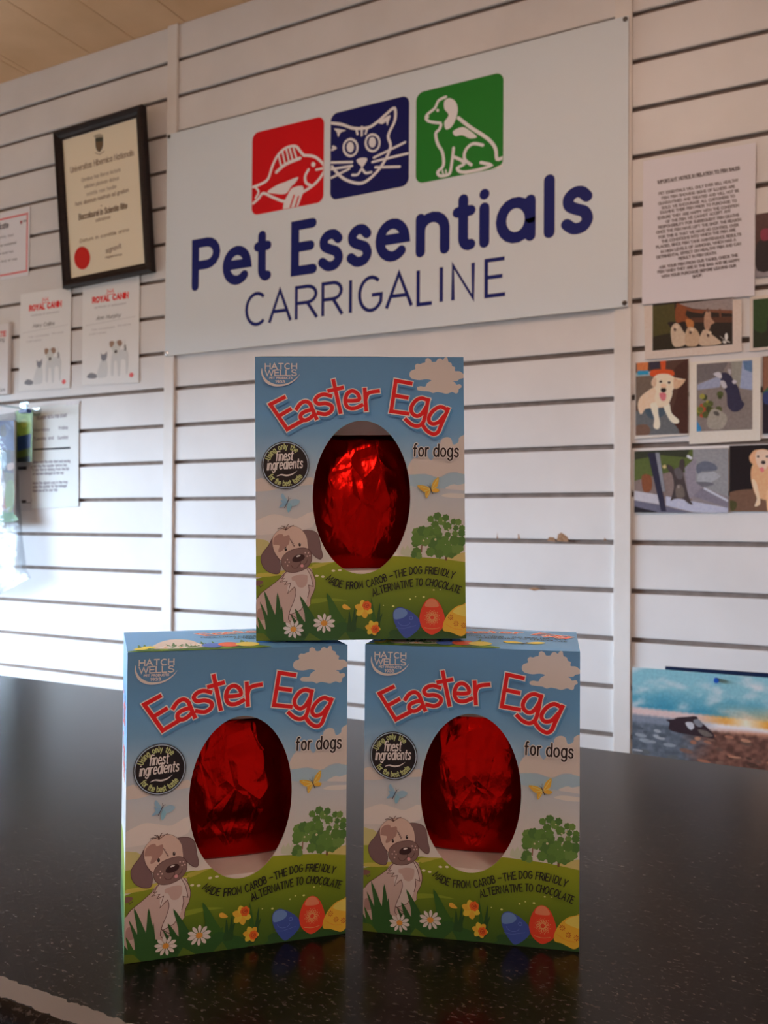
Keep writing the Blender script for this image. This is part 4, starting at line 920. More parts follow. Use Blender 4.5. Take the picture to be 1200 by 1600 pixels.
# framed certificate leaning out from the wall at the top
def framed():
    w, h, lean = 0.338, 0.449, math.radians(4.3)
    bl = on_wall(97.8, 448.7, .024); 
    r = empty('framed_certificate', (bl[0] + w / 2, DW - 0.012, CZ + bl[1])); r.rotation_euler = (lean, math.radians(-1.3), 0)
    tag(r, 'black framed cream certificate with a red seal hung on the wall left of the sign', 'framed certificate')
    fw = .027; b = bmesh.new()
    pr = [(0, .006), (0, -.012), (.006, -.016), (.016, -.013), (.022, -.008), (fw, -.007), (fw, .006)]
    loops = []
    for q, d in pr: loops.append([b.verts.new((sx_ * (w / 2 - q), d, zz)) for sx_, zz in ((-1, q), (1, q), (1, h - q), (-1, h - q))])
    for i in range(len(pr)):
        A_, B_ = loops[i], loops[(i + 1) % len(pr)]
        for k in range(4): b.faces.new((A_[k], A_[(k + 1) % 4], B_[(k + 1) % 4], B_[k]))
    bmesh.ops.recalc_face_normals(b, faces=b.faces); obj('frame', b, M_frame, r)
    b = bmesh.new(); b.loops.layers.float_color.new('ink')
    iw, ih = w - 2 * fw, h - 2 * fw
    # drawing units: crop of 857 x 1600, inner picture corners (35,290) (708,88) (785,1372) (115,1505)
    def tr(x, y):
        s, t = .5, .5
        for _ in range(5):
            xl_, xr_ = 35 + 80 * t, 708 + 77 * t; s = (x - xl_) / (xr_ - xl_); yt_, yb_ = 290 - 202 * s, 1505 - 133 * s; t = (y - yt_) / (yb_ - yt_)
        return ((s - .5) * iw, fw + (1 - t) * ih)
    P = Print(lambda x, z, hh: Vector((x, -.003 - hh, z)), PAPER, eps=4e-5)
    P.poly([(-iw / 2 - .002, fw - .002), (iw / 2 + .002, fw - .002), (iw / 2 + .002, h - fw + .002), (-iw / 2 - .002, h - fw + .002)], (190, 172, 150)); P.tr = tr; P.wk = .00041
    BR = (128, 106, 88)
    P.poly(smooth([(325,250),(345,235),(380,228),(410,240),(400,255),(345,262)], True, 3), (140, 124, 104)); P.poly([(338,265),(410,255),(410,330),(395,370),(378,390),(355,375),(342,340)], (58, 56, 46)); P.poly([(342,300),(408,292),(406,330),(380,384),(352,360)], (92, 70, 50)); P.line([(340,395),(378,408),(420,380)], 7, (140, 120, 100))
    def tl(s, p, size, w_, c=BR, sl=.25): text_path(P, s, p, size, w_, c, slant=sl, gap=.22)
    tl('Universitas Hibernica Nationalis', [(112,572),(390,492),(680,415)], 46, 8, (134, 112, 92))
    tl('Omnibus has literas lecturis', [(215,650),(400,600),(565,556)], 30, 5, (148, 128, 108)); tl('salutem plurimam dicimus', [(240,706),(400,668),(550,628)], 30, 5, (148, 128, 108)); tl('sciatis nos hodie', [(262,772),(400,738),(528,702)], 30, 5, (148, 128, 108))
    tl('hunc alumnum nostrum ad gradum', [(158,862),(400,800),(636,735)], 30, 6, (142, 120, 100)); text(P, '-', 392, 868, 24, 6, BR)
    tl('Baccalaurei in Scientia Rite', [(190,985),(400,935),(625,880)], 46, 8, (108, 88, 72)); tl('admisisse', [(345,1002),(475,970)], 28, 5, (148, 128, 108))
    tl('Datum in comitiis anno', [(200,1185),(400,1140),(640,1082)], 26, 5, (140, 118, 96)); tl('signavit', [(440,1278),(575,1230)], 40, 5, (128, 106, 92)); tl('registrarius', [(432,1325),(580,1296)], 18, 4, (140, 118, 98))
    P.poly(ell(220, 1322, 74, 101, n=30), (168, 26, 18)); P.line(ell(220, 1322, 60, 84, n=30) + [(280, 1322)], 6, (158, 22, 16), closed=True)
    P.into(b, 0); box(b, -iw / 2 - .002, iw / 2 + .002, -.0028, .004, fw - .002, h - fw + .002, 0); 
    lay = b.loops.layers.float_color['ink']
    for f in b.faces:
        if f.verts[0].co.y > -.0029 or f.normal.y > .5:
            for lp in f.loops:
                if lp[lay][3] == 0 or tuple(lp[lay][:3]) == (0, 0, 0): lp[lay] = (*PAPER((190, 172, 150)), 1)
    obj('certificate', b, M_paper, r)
framed()

# pet food training certificates
def rc_art(P, x, y, k, name):
    """x, y = top left in crop units, k = scale, drawn upright and sheared along the wall by the sight lines"""
    Q = P.tr; P.tr = None; (u0, z1), (u1, _), _, (_, z0) = P.base; w, h = u1 - u0, z1 - z0
    P.tr = lambda a, b: (u0 + a * w, z1 - b * h); P.wk = w
    RD = (186, 34, 34); GY = (150, 142, 142)
    P.line([(.44,.115),(.46,.09),(.5,.105),(.54,.09),(.56,.115)], .012, (196, 70, 66)); P.line([(.45,.125),(.55,.125)], .01, (196, 70, 66), up=False)
    for a in (.45, .5, .55): P.poly(ell(a, .078, .008, .006, n=8), (196, 70, 66), up=False)
    text(P, 'ROYAL CANIN', .19, .185, .050, .022, RD, fit=.62, gap=.30, ysc=1)
    text(P, 'certificate of achievement', .22, .245, .018, .005, GY, fit=.56, gap=.24); text(P, name, .26, .362, .034, .009, (112, 106, 106), fit=.42, slant=.25)
    P.line([(.06,.405),(.94,.38)], .004, GY); text(P, 'has completed', .18, .462, .016, .004, GY, fit=.4); text(P, 'the course', .64, .455, .016, .004, GY, fit=.22); text(P, 'in pet nutrition', .14, .505, .016, .004, GY, fit=.3)
    # kitten and terrier
    LG_, MG, DG = (174, 168, 167), (150, 142, 140), (112, 108, 114)
    P.poly(smooth([(.10,.925),(.16,.885),(.25,.90),(.30,.925),(.22,.945)], True, 3), (110, 106, 110)); P.poly(smooth([(.28,.935),(.30,.86),(.36,.77),(.44,.76),(.47,.85),(.46,.93),(.40,.945)], True, 3), LG_)
    P.poly(smooth([(.34,.78),(.37,.80),(.44,.79),(.46,.84),(.40,.86)], True, 3), (176, 170, 168)); P.poly([(.345,.69),(.365,.715),(.425,.712),(.452,.685),(.455,.74),(.43,.775),(.38,.78),(.35,.75)], DG)
    P.poly(smooth([(.53,.92),(.53,.78),(.56,.70),(.66,.69),(.78,.69),(.83,.74),(.82,.92),(.79,.92),(.78,.80),(.70,.79),(.69,.935),(.65,.935),(.63,.80),(.585,.80),(.575,.93)], True, 2), LG_)
    P.poly(smooth([(.52,.63),(.56,.60),(.66,.60),(.70,.63),(.66,.70),(.61,.735),(.56,.70)], True, 3), (172, 166, 162)); P.poly(smooth([(.50,.60),(.55,.592),(.58,.61),(.555,.645),(.515,.65)], True, 3), (132, 102, 86)); P.poly(smooth([(.63,.60),(.69,.592),(.72,.625),(.69,.65),(.65,.64)], True, 3), (126, 98, 84))
    P.poly(ell(.61, .70, .026, .018, n=10), (66, 58, 58)); P.poly(smooth([(.75,.65),(.775,.64),(.79,.69),(.76,.70)], True, 3), (86, 82, 84)); P.line([(.76,.69),(.765,.62),(.77,.60)], .012, (176, 170, 168))
    P.poly(ell(.885, .945, .036, .022, n=14), (190, 60, 58)); P.line([(.865,.945),(.905,.945)], .006, (196, 150, 150))
for cs, nm, lb in ((quad((129,447),(217.8,429.8),(216.3,597.7),(127.8,602), off=.004), 'Ann Murphy', 'white pet food certificate with red lettering, directly under the framed certificate'),
                   (quad((32.5,460),(111.6,448),(109.4,606.4),(29.3,611.8), off=.003), 'Mary Collins', 'white pet food certificate with red lettering, left of the one under the framed certificate')):
    sheet('certificate', lb, 'certificate', cs, .003, .0012, (190, 182, 184), lambda P, n_=nm: rc_art(P, 0, 0, 1, n_), (0, 420, 4.6154), group='pet food certificates')
c_ = quad((17,505.6),(15,616), off=.006)
def left_card(P):
    P.tr = None; u1, z1 = P.base[1]; P.tr = lambda a, b: (u1 - (1 - a) * .21, z1 - b * .22); P.wk = .21
    text(P, 'CERTIFICATE', .30, .17, .06, .02, (176, 60, 60), fit=.64); text(P, 'of training', .55, .24, .05, .01, (120, 110, 112), fit=.36); text(P, 'awarded 2019', .62, .94, .035, .008, (120, 112, 112), fit=.32)
sheet('certificate', 'white board mounted certificate cut off by the left edge of the photo', 'certificate', [(c_[0][0] - .21, c_[0][1]), c_[0], c_[1], (c_[1][0] - .21, c_[1][1])], .008, .012, (186, 176, 176), left_card, (0, 420, 4.6154))
def red_border(P):
    P.tr = None; u1, z1 = P.base[1]; P.tr = lambda a, b: (u1 - (1 - a) * .297, z1 - b * .21); P.wk = .297; RD = (184, 62, 66)
    for i in range(36): P.poly(ell(.045 + .915 * i / 35, .10, .011, .015, n=8), RD, up=(i == 0)); P.poly(ell(.045 + .915 * i / 35, .93, .011, .015, n=8), RD, up=False)
    for i in range(24): P.poly(ell(.96, .10 + .83 * i / 23, .011, .015, n=8), RD, up=False); P.poly(ell(.04, .10 + .83 * i / 23, .011, .015, n=8), RD, up=False)
    P.line([(.04,.10),(.96,.10),(.96,.93),(.04,.93),(.04,.10)], .010, RD, closed=True)
    P.poly([(.855,.185),(.885,.185),(.885,.22),(.87,.24),(.855,.22)], (130, 52, 56)); text(P, 'institute', .90, .21, .03, .004, (130, 120, 122), fit=.05)
    text(P, 'Certificate', .38, .24, .08, .012, (96, 88, 92), fit=.3)
    for i, (a, b, s) in enumerate(((.30,.38,'this is to certify that'),(.34,.50,'the holder has completed'),(.30,.62,'retail pet care level two'),(.36,.74,'dated the first of may'))): text(P, s, a, b, .03, .005, (120, 112, 116), fit=.46)
q_ = quad((47.5,322),(44.6,430), off=.002)
sheet('certificate', 'white certificate with a red dotted border left of the framed certificate', 'certificate', [(q_[0][0] - .297, q_[0][1] - .001), q_[0], q_[1], (q_[1][0] - .297, q_[1][1])], .002, .001, (188, 178, 180), red_border, (0, 0, 3.4767))

# typed notice about fish
NOTICE = ['PET ESSENTIALS WILL ONLY EVER SELL HEALTHY', 'FISH. FISH SHOWING SIGNS OF ILLNESS ARE', 'QUARANTINED AND TREATED AND WILL NOT BE', 'SOLD. WE ENCOURAGE ALL CUSTOMERS TO', 'EXAMINE THEIR FISH PRIOR TO PURCHASE TO', 'ENSURE THEY ARE HAPPY WITH THE CONDITION', 'OF THE FISH. WE CANNOT ACCEPT ANY', 'RESPONSIBILITY FOR SUBSEQUENT FISH DEATHS', 'ONCE THE FISH HAVE LEFT THE SHOP. THE REASON', 'FOR THIS IS THAT WE HAVE NO CONTROL OVER', 'THE CONDITIONS INTO WHICH THE FISH ARE', 'PLACED, SINCE FISH TANK MAINTENANCE RESULTS', 'IN HIGH LEVELS OF AMMONIA, WHICH HAS A', 'DETRIMENTAL EFFECT ON HEALTHY FISH AND CAN', 'RESULT IN FISH DEATH.', '', 'ASK YOUR FISH FROM OUR TANKS, CHECK THE', 'FISH WHEN THEY ARE IN THE BAG AND BE HAPPY', 'WITH YOUR PURCHASE BEFORE LEAVING OUR', 'SHOP.']
NL = [(180,508,922,380),(208,550,890,438),(176,602,928,478),(208,642,890,528),(194,686,906,572),(172,738,928,616),(246,772,850,668),(176,824,928,706),(158,872,948,750),(180,918,924,800),(206,958,896,846),(156,1010,948,888),(202,1054,900,938),(160,1106,946,976),(366,1116,716,1062),None,(184,1200,916,1084),(170,1244,934,1130),(206,1286,900,1182),(498,1288,584,1270)]
def notice(P):
    text_path(P, 'IMPORTANT NOTICE IN RELATION TO FISH SALES', [(172,402),(550,334),(934,268)], 27, 8, (84, 72, 74)); P.line([(172,408),(550,340),(934,274)], 3, (110, 98, 100))
    for s, q in zip(NOTICE, NL):
        if s: text_path(P, s, [(q[0], q[1]), ((q[0] + q[2]) / 2, (q[1] + q[3]) / 2), (q[2], q[3])], 23, 6.5, (104, 92, 94))
sheet('notice', 'typed white notice with many centred lines, taped right of the sign', 'notice', quad((1005,251.7),(1181,223),(1179,461.7),(1003,475.8), off=.005), .005, .0006, (184, 174, 178), notice, (1000, 220, 6.0))

# snapshots of customers' dogs
def photo(label, corners, draw, view, off=.003, paper=(60, 56, 50), thick=.0008):
    return sheet('dog_photo', label, 'photo', corners, off, thick, paper, draw, view, m=M_photo, group='snapshots of dogs on the wall')
V1 = (980, 460, 5.4545)
def S_(*p): return smooth(list(p), True, 3)
def rectp(P, x0, y0, x1, y1, c): P.poly([(x0, y0), (x1, y0), (x1, y1), (x0, y1)], c)
def clip_to(P, pts):
    u = [q[0] for q in pts]; z = [q[1] for q in pts]; P.rect = (min(u), min(z), max(u), max(z))
def px(*pts): return [on_wall(V1[0] + x / V1[2], V1[1] + y / V1[2], .003) for x, y in pts]
def ph_group(P):
    clip_to(P, px((217,85),(897,38),(899,425),(226,470)))
    P.poly([(150,30),(950,-40),(950,480),(150,520)], (34, 26, 22)); P.poly([(150,110),(400,80),(420,300),(380,500),(150,520)], (62, 56, 26)); P.poly([(220,360),(420,320),(420,500),(150,520)], (36, 30, 20))
    P.poly([(430,80),(900,30),(900,160),(690,130),(560,120)], (124, 110, 108)); P.poly([(440,110),(520,140),(900,165),(900,135),(560,125)], (98, 58, 40)); P.poly([(540,200),(900,190),(900,240),(540,240)], (72, 42, 30)); P.line([(790,130),(795,190)], 16, (92, 56, 40)); P.line([(430,90),(560,140),(640,150)], 26, (104, 54, 32))
    P.poly(S_((415,110),(470,90),(505,130),(500,180),(560,230),(560,270),(520,260),(480,230),(430,245),(410,210)), (112, 58, 30))
    P.poly(S_((660,180),(680,140),(710,150),(715,200),(745,240),(715,260),(700,300),(665,295),(655,240)), (146, 110, 90)); P.line([(684,125),(690,150)], 14, (86, 60, 50))
    P.poly(S_((345,240),(400,235),(440,260),(420,290),(370,280)), (30, 22, 22)); P.poly(S_((460,240),(520,235),(540,280),(500,310),(460,290)), (28, 20, 18)); P.poly(S_((500,215),(560,225),(565,280),(520,290)), (150, 92, 50))
    for pts, c in (((372,330),(380,275),(415,245),(450,265),(475,310),(510,360),(495,430),(420,450),(385,420)), (168,146,126)), (((500,320),(525,280),(570,285),(610,330),(620,390),(590,440),(510,440),(495,400)), (160,132,108)), (((630,340),(650,305),(690,305),(720,340),(770,380),(800,420),(640,440),(610,400)), (166,142,122)): P.poly(S_(*pts), c)
    for x, y in ((408, 300), (540, 325), (690, 350)): P.poly(ell(x, y, 12, 16, n=10), (70, 48, 42)); P.poly(ell(x + 12, y - 22, 18, 14, n=10), (178, 156, 136))
    for a, b in (((840,400),(790,355)), ((840,395),(850,330)), ((840,400),(820,415)), ((842,398),(875,405))): P.poly(S_(a, ((a[0] + b[0]) / 2 + 14, (a[1] + b[1]) / 2 + 10), b, ((a[0] + b[0]) / 2 - 14, (a[1] + b[1]) / 2 - 10)), (184, 174, 168))
    P.rect = None
photo('snapshot of a row of pale dogs by a fence, right under the typed notice', quad((1006.5,478),(1159,468),(1158.8,549.5),(1008,562), off=.003), ph_group, V1, off=.003, paper=(178, 160, 150))
def ph_white(P):
    clip_to(P, px((74,585),(520,558),(516,1186),(72,1200)))
    rectp(P, 40, 520, 560, 1240, (70, 46, 38)); P.poly([(40,690),(230,690),(230,900),(40,960)], (92, 76, 66)); P.poly([(40,1000),(300,960),(420,1090),(460,1240),(40,1240)], (84, 84, 86)); P.poly(S_((60,1130),(170,1110),(190,1190),(60,1230)), (96, 70, 58))
    P.poly([(80,560),(180,560),(176,650),(84,660)], (172, 98, 58)); P.poly([(60,670),(210,655),(212,692),(60,702)], (130, 140, 142)); P.poly([(90,650),(180,648),(182,682),(90,688)], (34, 118, 150)); P.poly([(280,560),(330,560),(326,640),(290,640)], (172, 66, 30)); P.poly(S_((205,650),(300,640),(390,650),(385,700),(210,700)), (176, 66, 28)); P.poly([(190,570),(275,565),(275,630),(190,640)], (46, 40, 52))
    P.poly(S_((500,560),(400,640),(440,760),(400,940),(380,1060),(480,1200),(540,1200),(540,560)), (58, 32, 26)); P.poly(S_((150,980),(240,970),(330,980),(300,1040),(200,1060)), (58, 70, 80))
    B = (196, 172, 150)
    P.poly(S_((90,950),(110,880),(180,820),(260,780),(380,790),(370,880),(330,950),(240,970),(160,975),(125,1020),(105,1010)), (188, 160, 136)); P.poly(S_((200,930),(260,930),(265,1010),(282,1110),(262,1150),(225,1130),(232,1060),(212,1000)), (200, 178, 160)); P.poly(S_((310,950),(360,930),(378,1010),(440,1070),(430,1100),(380,1090),(340,1030)), (202, 180, 162)); P.poly(S_((250,830),(380,820),(370,900),(330,950),(250,940)), B)
    P.poly(S_((205,760),(225,710),(270,680),(350,680),(410,710),(490,730),(440,790),(400,800),(360,870),(300,890),(260,840),(235,800)), B); P.poly(S_((400,710),(440,730),(500,725),(450,790),(400,800)), (176, 140, 112)); P.poly(S_((205,760),(225,712),(250,720),(245,780),(225,790)), (178, 146, 120))
    for x, y in ((287, 745), (358, 752)): P.poly(ell(x, y, 13, 11, n=12), (46, 34, 32))
    P.poly(ell(310, 815, 24, 22, n=14), (26, 20, 22)); P.poly(S_((280,840),(330,845),(325,900),(295,905),(278,870)), (176, 94, 100)); P.poly(ell(310, 780, 26, 20, n=12), (194, 156, 128), up=False); P.rect = None
photo('snapshot of a sitting white dog with its tongue out, beside the right wall strip', quad((992.5,566),(1076,561),(1075.4,680),(992,686), off=.003), ph_white, V1, paper=(178, 166, 158))
def ph_cat(P):
    clip_to(P, px((595,595),(1066,560),(1063,1150),(592,1165)))
    rectp(P, 560, 520, 1100, 1200, (112, 100, 96)); P.poly([(560,540),(880,540),(800,690),(560,770)], (92, 84, 84)); P.poly([(600,770),(760,705),(800,720),(790,790),(600,840)], (126, 128, 148)); P.poly([(880,540),(985,540),(965,800),(900,760)], (124, 118, 110)); P.poly([(985,540),(1100,540),(1100,820),(960,800)], (128, 134, 158)); P.poly([(985,560),(1100,550),(1100,680),(1000,640)], (76, 98, 130)); P.poly([(560,820),(800,790),(900,900),(1100,830),(1100,1200),(560,1200)], (108, 96, 92))
    for i in range(26):
        rnd = random.Random(i); x, y = rnd.uniform(590, 800), rnd.uniform(850, 1040); P.poly(leafy(x, y, rnd.uniform(18, 34), i), [(66,70,36),(80,84,40),(52,56,30),(140,60,40),(128,118,52)][i % 5], up=(i % 4 == 0))
    P.poly(S_((680,1080),(720,980),(790,990),(850,1040),(840,1110),(790,1150),(700,1140)), (132, 122, 112)); P.poly(S_((735,1000),(775,1000),(785,1035),(750,1030)), (72, 66, 62)); P.poly([(590,1070),(632,1140),(630,1170),(590,1170)], (46, 108, 150))
    D = (40, 38, 58)
    P.poly(S_((840,790),(900,745),(945,790),(975,900),(1000,935),(960,990),(900,1000),(855,950),(850,860)), D); P.poly(S_((795,680),(835,665),(880,690),(905,740),(880,790),(840,830),(825,770),(800,740)), D)
    P.poly(S_((735,680),(770,662),(800,672),(806,712),(780,712)), (168, 160, 164)); P.poly(S_((795,740),(830,740),(850,790),(822,800),(800,770)), (164, 156, 160)); P.poly(S_((895,740),(920,730),(935,750),(910,765)), (160, 152, 158)); P.poly(S_((855,645),(885,640),(880,690)), (150, 142, 146)); P.rect = None
photo('snapshot of a black and white dog sitting beside a flower pot', quad((1077,566),(1188.5,557.5),(1188,688),(1077,694), off=.002), ph_cat, V1, off=.002, paper=(184, 172, 162))
V3 = (980, 680, 5.4545)
def ph_step(P):
    clip_to(P, [on_wall(V3[0] + x / V3[2], V3[1] + y / V3[2], .003) for x, y in ((62,152),(862,110),(860,650),(62,660))])
    rectp(P, 20, 80, 900, 700, (116, 104, 106)); P.poly([(20,80),(560,80),(560,300),(20,420)], (72, 80, 40)); P.poly([(20,80),(560,80),(500,190),(280,170),(60,210)], (44, 46, 34)); P.poly([(60,390),(420,300),(560,560),(60,500)], (110, 92, 88)); P.poly([(560,80),(900,80),(900,540),(620,430),(560,380)], (120, 116, 118)); P.poly(S_((590,260),(660,220),(750,250),(760,300),(640,310),(600,330)), (82, 84, 96)); P.poly([(600,330),(740,310),(800,350),(690,420),(600,410)], (136, 134, 138)); P.poly(S_((580,400),(640,440),(740,420),(700,400)), (88, 84, 90))
    P.poly([(490,280),(590,180),(580,400),(640,440),(520,560)], (118, 108, 116)); P.poly([(640,450),(860,550),(860,620),(560,520)], (104, 96, 106)); P.line([(660,455),(860,560)], 18, (162, 158, 166)); P.poly([(40,470),(280,510),(280,590),(40,550)], (158, 150, 156)); P.poly([(330,520),(860,620),(860,660),(720,660),(560,655),(330,600)], (152, 148, 162)); P.poly([(40,550),(300,600),(540,660),(40,680)], (86, 82, 96)); P.poly([(40,600),(260,655),(40,690)], (28, 24, 30))
    P.poly(S_((125,350),(180,335),(210,370),(205,470),(140,480)), (110, 62, 40)); P.poly([(175,150),(240,150),(335,650),(290,650)], (36, 34, 50)); P.poly([(240,150),(275,150),(325,480),(300,480)], (112, 110, 116))
    P.poly(S_((340,250),(380,265),(400,290),(440,270),(450,215),(480,205),(490,260),(478,330),(500,430),(530,540),(560,590),(520,580),(470,540),(400,545),(370,555),(400,450),(385,340),(350,300)), (58, 48, 48)); P.poly(S_((400,300),(440,275),(475,320),(470,370),(430,370)), (78, 70, 72)); P.poly(S_((420,430),(470,430),(490,520),(420,530)), (90, 78, 72)); P.poly(ell(438, 440, 12, 14, n=10), (120, 108, 104)); P.poly(S_((300,265),(325,250),(335,275),(315,285)), (160, 140, 96)); P.line([(520,180),(545,196)], 22, (176, 172, 178)); P.rect = None
photo('snapshot of a small dark dog with pricked ears at an open door', quad((990.6,707),(1138.3,699),(1138,800),(990.6,802), off=.003), ph_step, V3, paper=(170, 158, 150))
def ph_gold(P):
    clip_to(P, P.base)
    rectp(P, 860, 60, 1600, 720, (20, 15, 19)); P.poly(S_((850,520),(900,480),(1060,460),(1500,460),(1600,700),(850,700)), (96, 68, 54)); P.poly(S_((870,560),(930,570),(930,620),(890,650)), (60, 56, 30))
    B = (184, 138, 102)
    P.poly(S_((1055,300),(1085,230),(1140,260),(1250,250),(1290,400),(1290,540),(1240,560),(1130,540),(1090,500),(1060,400)), B); P.poly(S_((1060,380),(1100,400),(1135,560),(1120,600),(1085,605),(1105,540),(1080,460)), (196, 164, 138)); P.poly(S_((1190,480),(1240,480),(1240,650),(1195,650)), (192, 150, 114)); P.poly(S_((1040,190),(1070,140),(1100,125),(1180,120),(1250,160),(1270,230),(1220,260),(1100,250),(1060,240)), (186, 138, 104)); P.poly(S_((1095,150),(1150,125),(1220,150),(1210,230),(1180,290),(1130,280),(1100,230)), (194, 160, 140)); P.poly(ell(1116, 182, 11, 10, n=10), (52, 40, 40)); P.poly(ell(1192, 182, 11, 10, n=10), (52, 40, 40)); P.poly(ell(1160, 232, 20, 17, n=12), (50, 38, 38)); P.poly(S_((1130,280),(1160,275),(1165,310),(1140,312)), (186, 98, 100)); P.rect = None
a_, b_ = quad((1139.9,697.4),(1139,799), off=.003)
photo('snapshot of a golden long haired dog on a black background', [a_, (a_[0] + .13, a_[1] + .001), (a_[0] + .13, b_[1] + .001), (a_[0], b_[1])], ph_gold, V3, paper=(24, 18, 20))
def ph_green(P):
    clip_to(P, [(P.base[0][0] + .006, P.base[3][1] + .006), (P.base[1][0] - .006, P.base[0][1] - .006)])
    rectp(P, 1040, 0, 2000, 520, (36, 56, 26)); P.poly(S_((1060,300),(1150,330),(1300,260),(1400,480),(1060,480)), (30, 36, 22)); P.poly(S_((1200,200),(1300,170),(1360,300),(1300,420),(1210,400)), (28, 24, 24)); P.rect = None
a_, b_ = quad((1171.5,464),(1173,549), off=.003)
photo('snapshot with dark green grass at the right edge, below the typed notice', [a_, (a_[0] + .15, a_[1] + .002), (a_[0] + .15, b_[1] + .002), (a_[0], b_[1])], ph_green, V1, paper=(178, 162, 152))
def ph_edge(P):
    rectp(P, 1160, 530, 1700, 830, (116, 76, 58)); P.poly([(1160,830),(1200,790),(1400,760),(1700,830),(1700,900),(1160,900)], (50, 84, 56)); P.poly([(1160,880),(1700,880),(1700,1190),(1160,1190)], (30, 24, 34)); P.poly(S_((1165,840),(1230,830),(1240,920),(1170,930)), (44, 52, 92))
a_, b_ = quad((1191.7,557),(1190,678), off=.003)
def ph_edge2(P): clip_to(P, P.base); ph_edge(P); P.rect = None
photo('snapshot mostly cut off at the right edge, level with the sitting white dog', [a_, (a_[0] + .1, a_[1] + .001), (a_[0] + .1, b_[1] + .001), (a_[0], b_[1])], ph_edge2, V1, paper=(30, 26, 36))
def ph_brown(P):
    clip_to(P, P.base); ox = 1085
    V = P.tr; P.tr = lambda x, y: on_wall(1000 + x / 6, 220 + y / 6, .003)
    rectp(P, 1060, 660, 1700, 1340, (62, 34, 30)); P.poly([(1060,1180),(1700,1130),(1700,1360),(1060,1360)], (120, 110, 114)); P.poly(S_((1090,980),(1160,930),(1300,960),(1300,1180),(1100,1220)), (26, 18, 22)); P.poly(S_((1130,850),(1190,820),(1240,860),(1200,930),(1140,930)), (112, 34, 52)); P.tr = V; P.rect = None
a_, b_ = quad((1180,335),(1178.5,434), off=.003)
photo('dark brown snapshot peeping out right of the typed notice', [a_, (a_[0] + .11, a_[1]), (a_[0] + .11, b_[1]), (a_[0], b_[1])], ph_brown, V1, off=.0032, paper=(52, 30, 28))

# posters low on the right, behind the counter
tl_, bl_ = on_wall(998.4, 1043, .006), on_wall(991.6, 1174, .006); sl = math.tan(math.radians(-3.0))
VP = (960, 1020, 5.0)
PO = ref_print((196, 197, 200))
def sunset(P):
    clip_to(P, P.base)
    X = 2300; N = lambda x, y, k, sd=0.0: noise.fractal(Vector((x * k, y * k * 2.2, sd)), 1.0, 2.0, 4)
    mixc = lambda a, b, t: tuple(a[i] + (b[i] - a[i]) * max(0.0, min(1.0, t)) for i in range(3))
    hz = lambda x: 428 + (x - 150) * .115                          # where the sky meets the light band
    def pic(x, y):
        d = y - hz(x); n_ = N(x, y, .0042)
        if d < -8:
            c = mixc((58, 124, 148), (112, 158, 170), (-d) / 190 + n_ * .5)
            c = mixc(c, (178, 182, 186), max(0.0, n_ * 1.5 - .12) + max(0, (x - 1150) / 500))
            return mixc(c, (186, 156, 110), max(0, (x - 700) / 500) * max(0, 1 + d / 130))
        if d < 50: return mixc(mixc((186, 164, 162), (196, 140, 58), (x - 640) / 260), (216, 206, 196), max(0, 1 - abs(x - 1030) / 170) * .9)
        if d < 110: return mixc(mixc((110, 118, 132), (200, 196, 200), (x - 560) / 260), (170, 122, 100), max(0, (d - 70) / 40) * max(0, (x - 640) / 300))
        r = mixc((96, 104, 116), (122, 86, 74), (x - 520 + n_ * 160) / 240)
        return mixc(r, mixc((70, 78, 88), (76, 52, 46), (x - 520) / 240), .5 + N(x, y, .016, 3.0) * 1.2)
    soft = lambda x, y: tuple(sum(pic(x, y + k)[i] for k in (-9, -3, 3, 9)) / 4 for i in range(3))
    P.wash(140, 70, 1560, 1300, 142, 205, soft)
    rnd = random.Random(8); P.up()
    for i in range(90):
        x = rnd.uniform(150, 1300); y = rnd.uniform(580, 1150) + max(0, x - 700) * .22; P.h += 1e-6
        c = rnd.choice([(70,78,88),(124,132,142),(140,146,154),(84,88,92)]) if x < 560 else rnd.choice([(70,52,46),(140,96,78),(92,70,62),(160,118,96),(110,84,74)])
        P.poly(ell(x, y, rnd.uniform(18, 60), rnd.uniform(6, 18), 12 + rnd.uniform(-10, 10), n=10), c, up=False)
    P.poly(S_((400,522),(460,520),(490,505),(560,500),(640,495),(660,530),(700,560),(780,640),(770,670),(720,660),(640,650),(560,635),(480,620),(425,595),(430,545)), (48, 36, 42)); P.poly(S_((555,545),(610,545),(622,585),(590,600)), (168, 170, 178)); P.poly(S_((620,525),(660,520),(690,560),(670,580),(630,560)), (110, 112, 120)); P.poly(S_((650,600),(720,610),(770,650),(700,650)), (96, 88, 84)); P.rect = None
crn = [tl_, (tl_[0] + .42, tl_[1] + .42 * sl), (tl_[0] + .42 - .015, tl_[1] + .42 * sl - .30), (tl_[0] - .015, tl_[1] - .30)]
sheet('poster', 'seaside sunset poster pinned low on the right behind the counter', 'poster', crn, .006, .0008, (104, 150, 170), sunset, VP, m=M_photo, ink=PO)
tn = on_wall(1039.6, 1041, .003)
sheet('poster', 'dark navy sheet sticking out from behind the seaside sunset poster', 'poster', [tn, (tn[0] + .34, tn[1] + .004), (tn[0] + .34, tn[1] - .28), (tn[0], tn[1] - .28)], .003, .001, (16, 30, 58), None, None, m=M_photo, ink=PO)
pu, pz = on_wall(1119, 1063, .01)
pin = tag(empty('push_pin', (pu, DW - .0065, CZ + pz)), 'blue push pin holding the seaside sunset poster', 'push pin')
b = bmesh.new(); tube(b, [(0, 0, 0), (0, -.002, 0), (.001, -.008, .0003), (.001, -.011, .0004)], [.0052, .0044, .0034, .0048], 14); obj('pin_head', b, M_pin, pin)
b = bmesh.new(); tube(b, [(0, 0, 0), (0, .006, 0)], .0006, 8); obj('pin_shaft', b, M_chrome, pin)

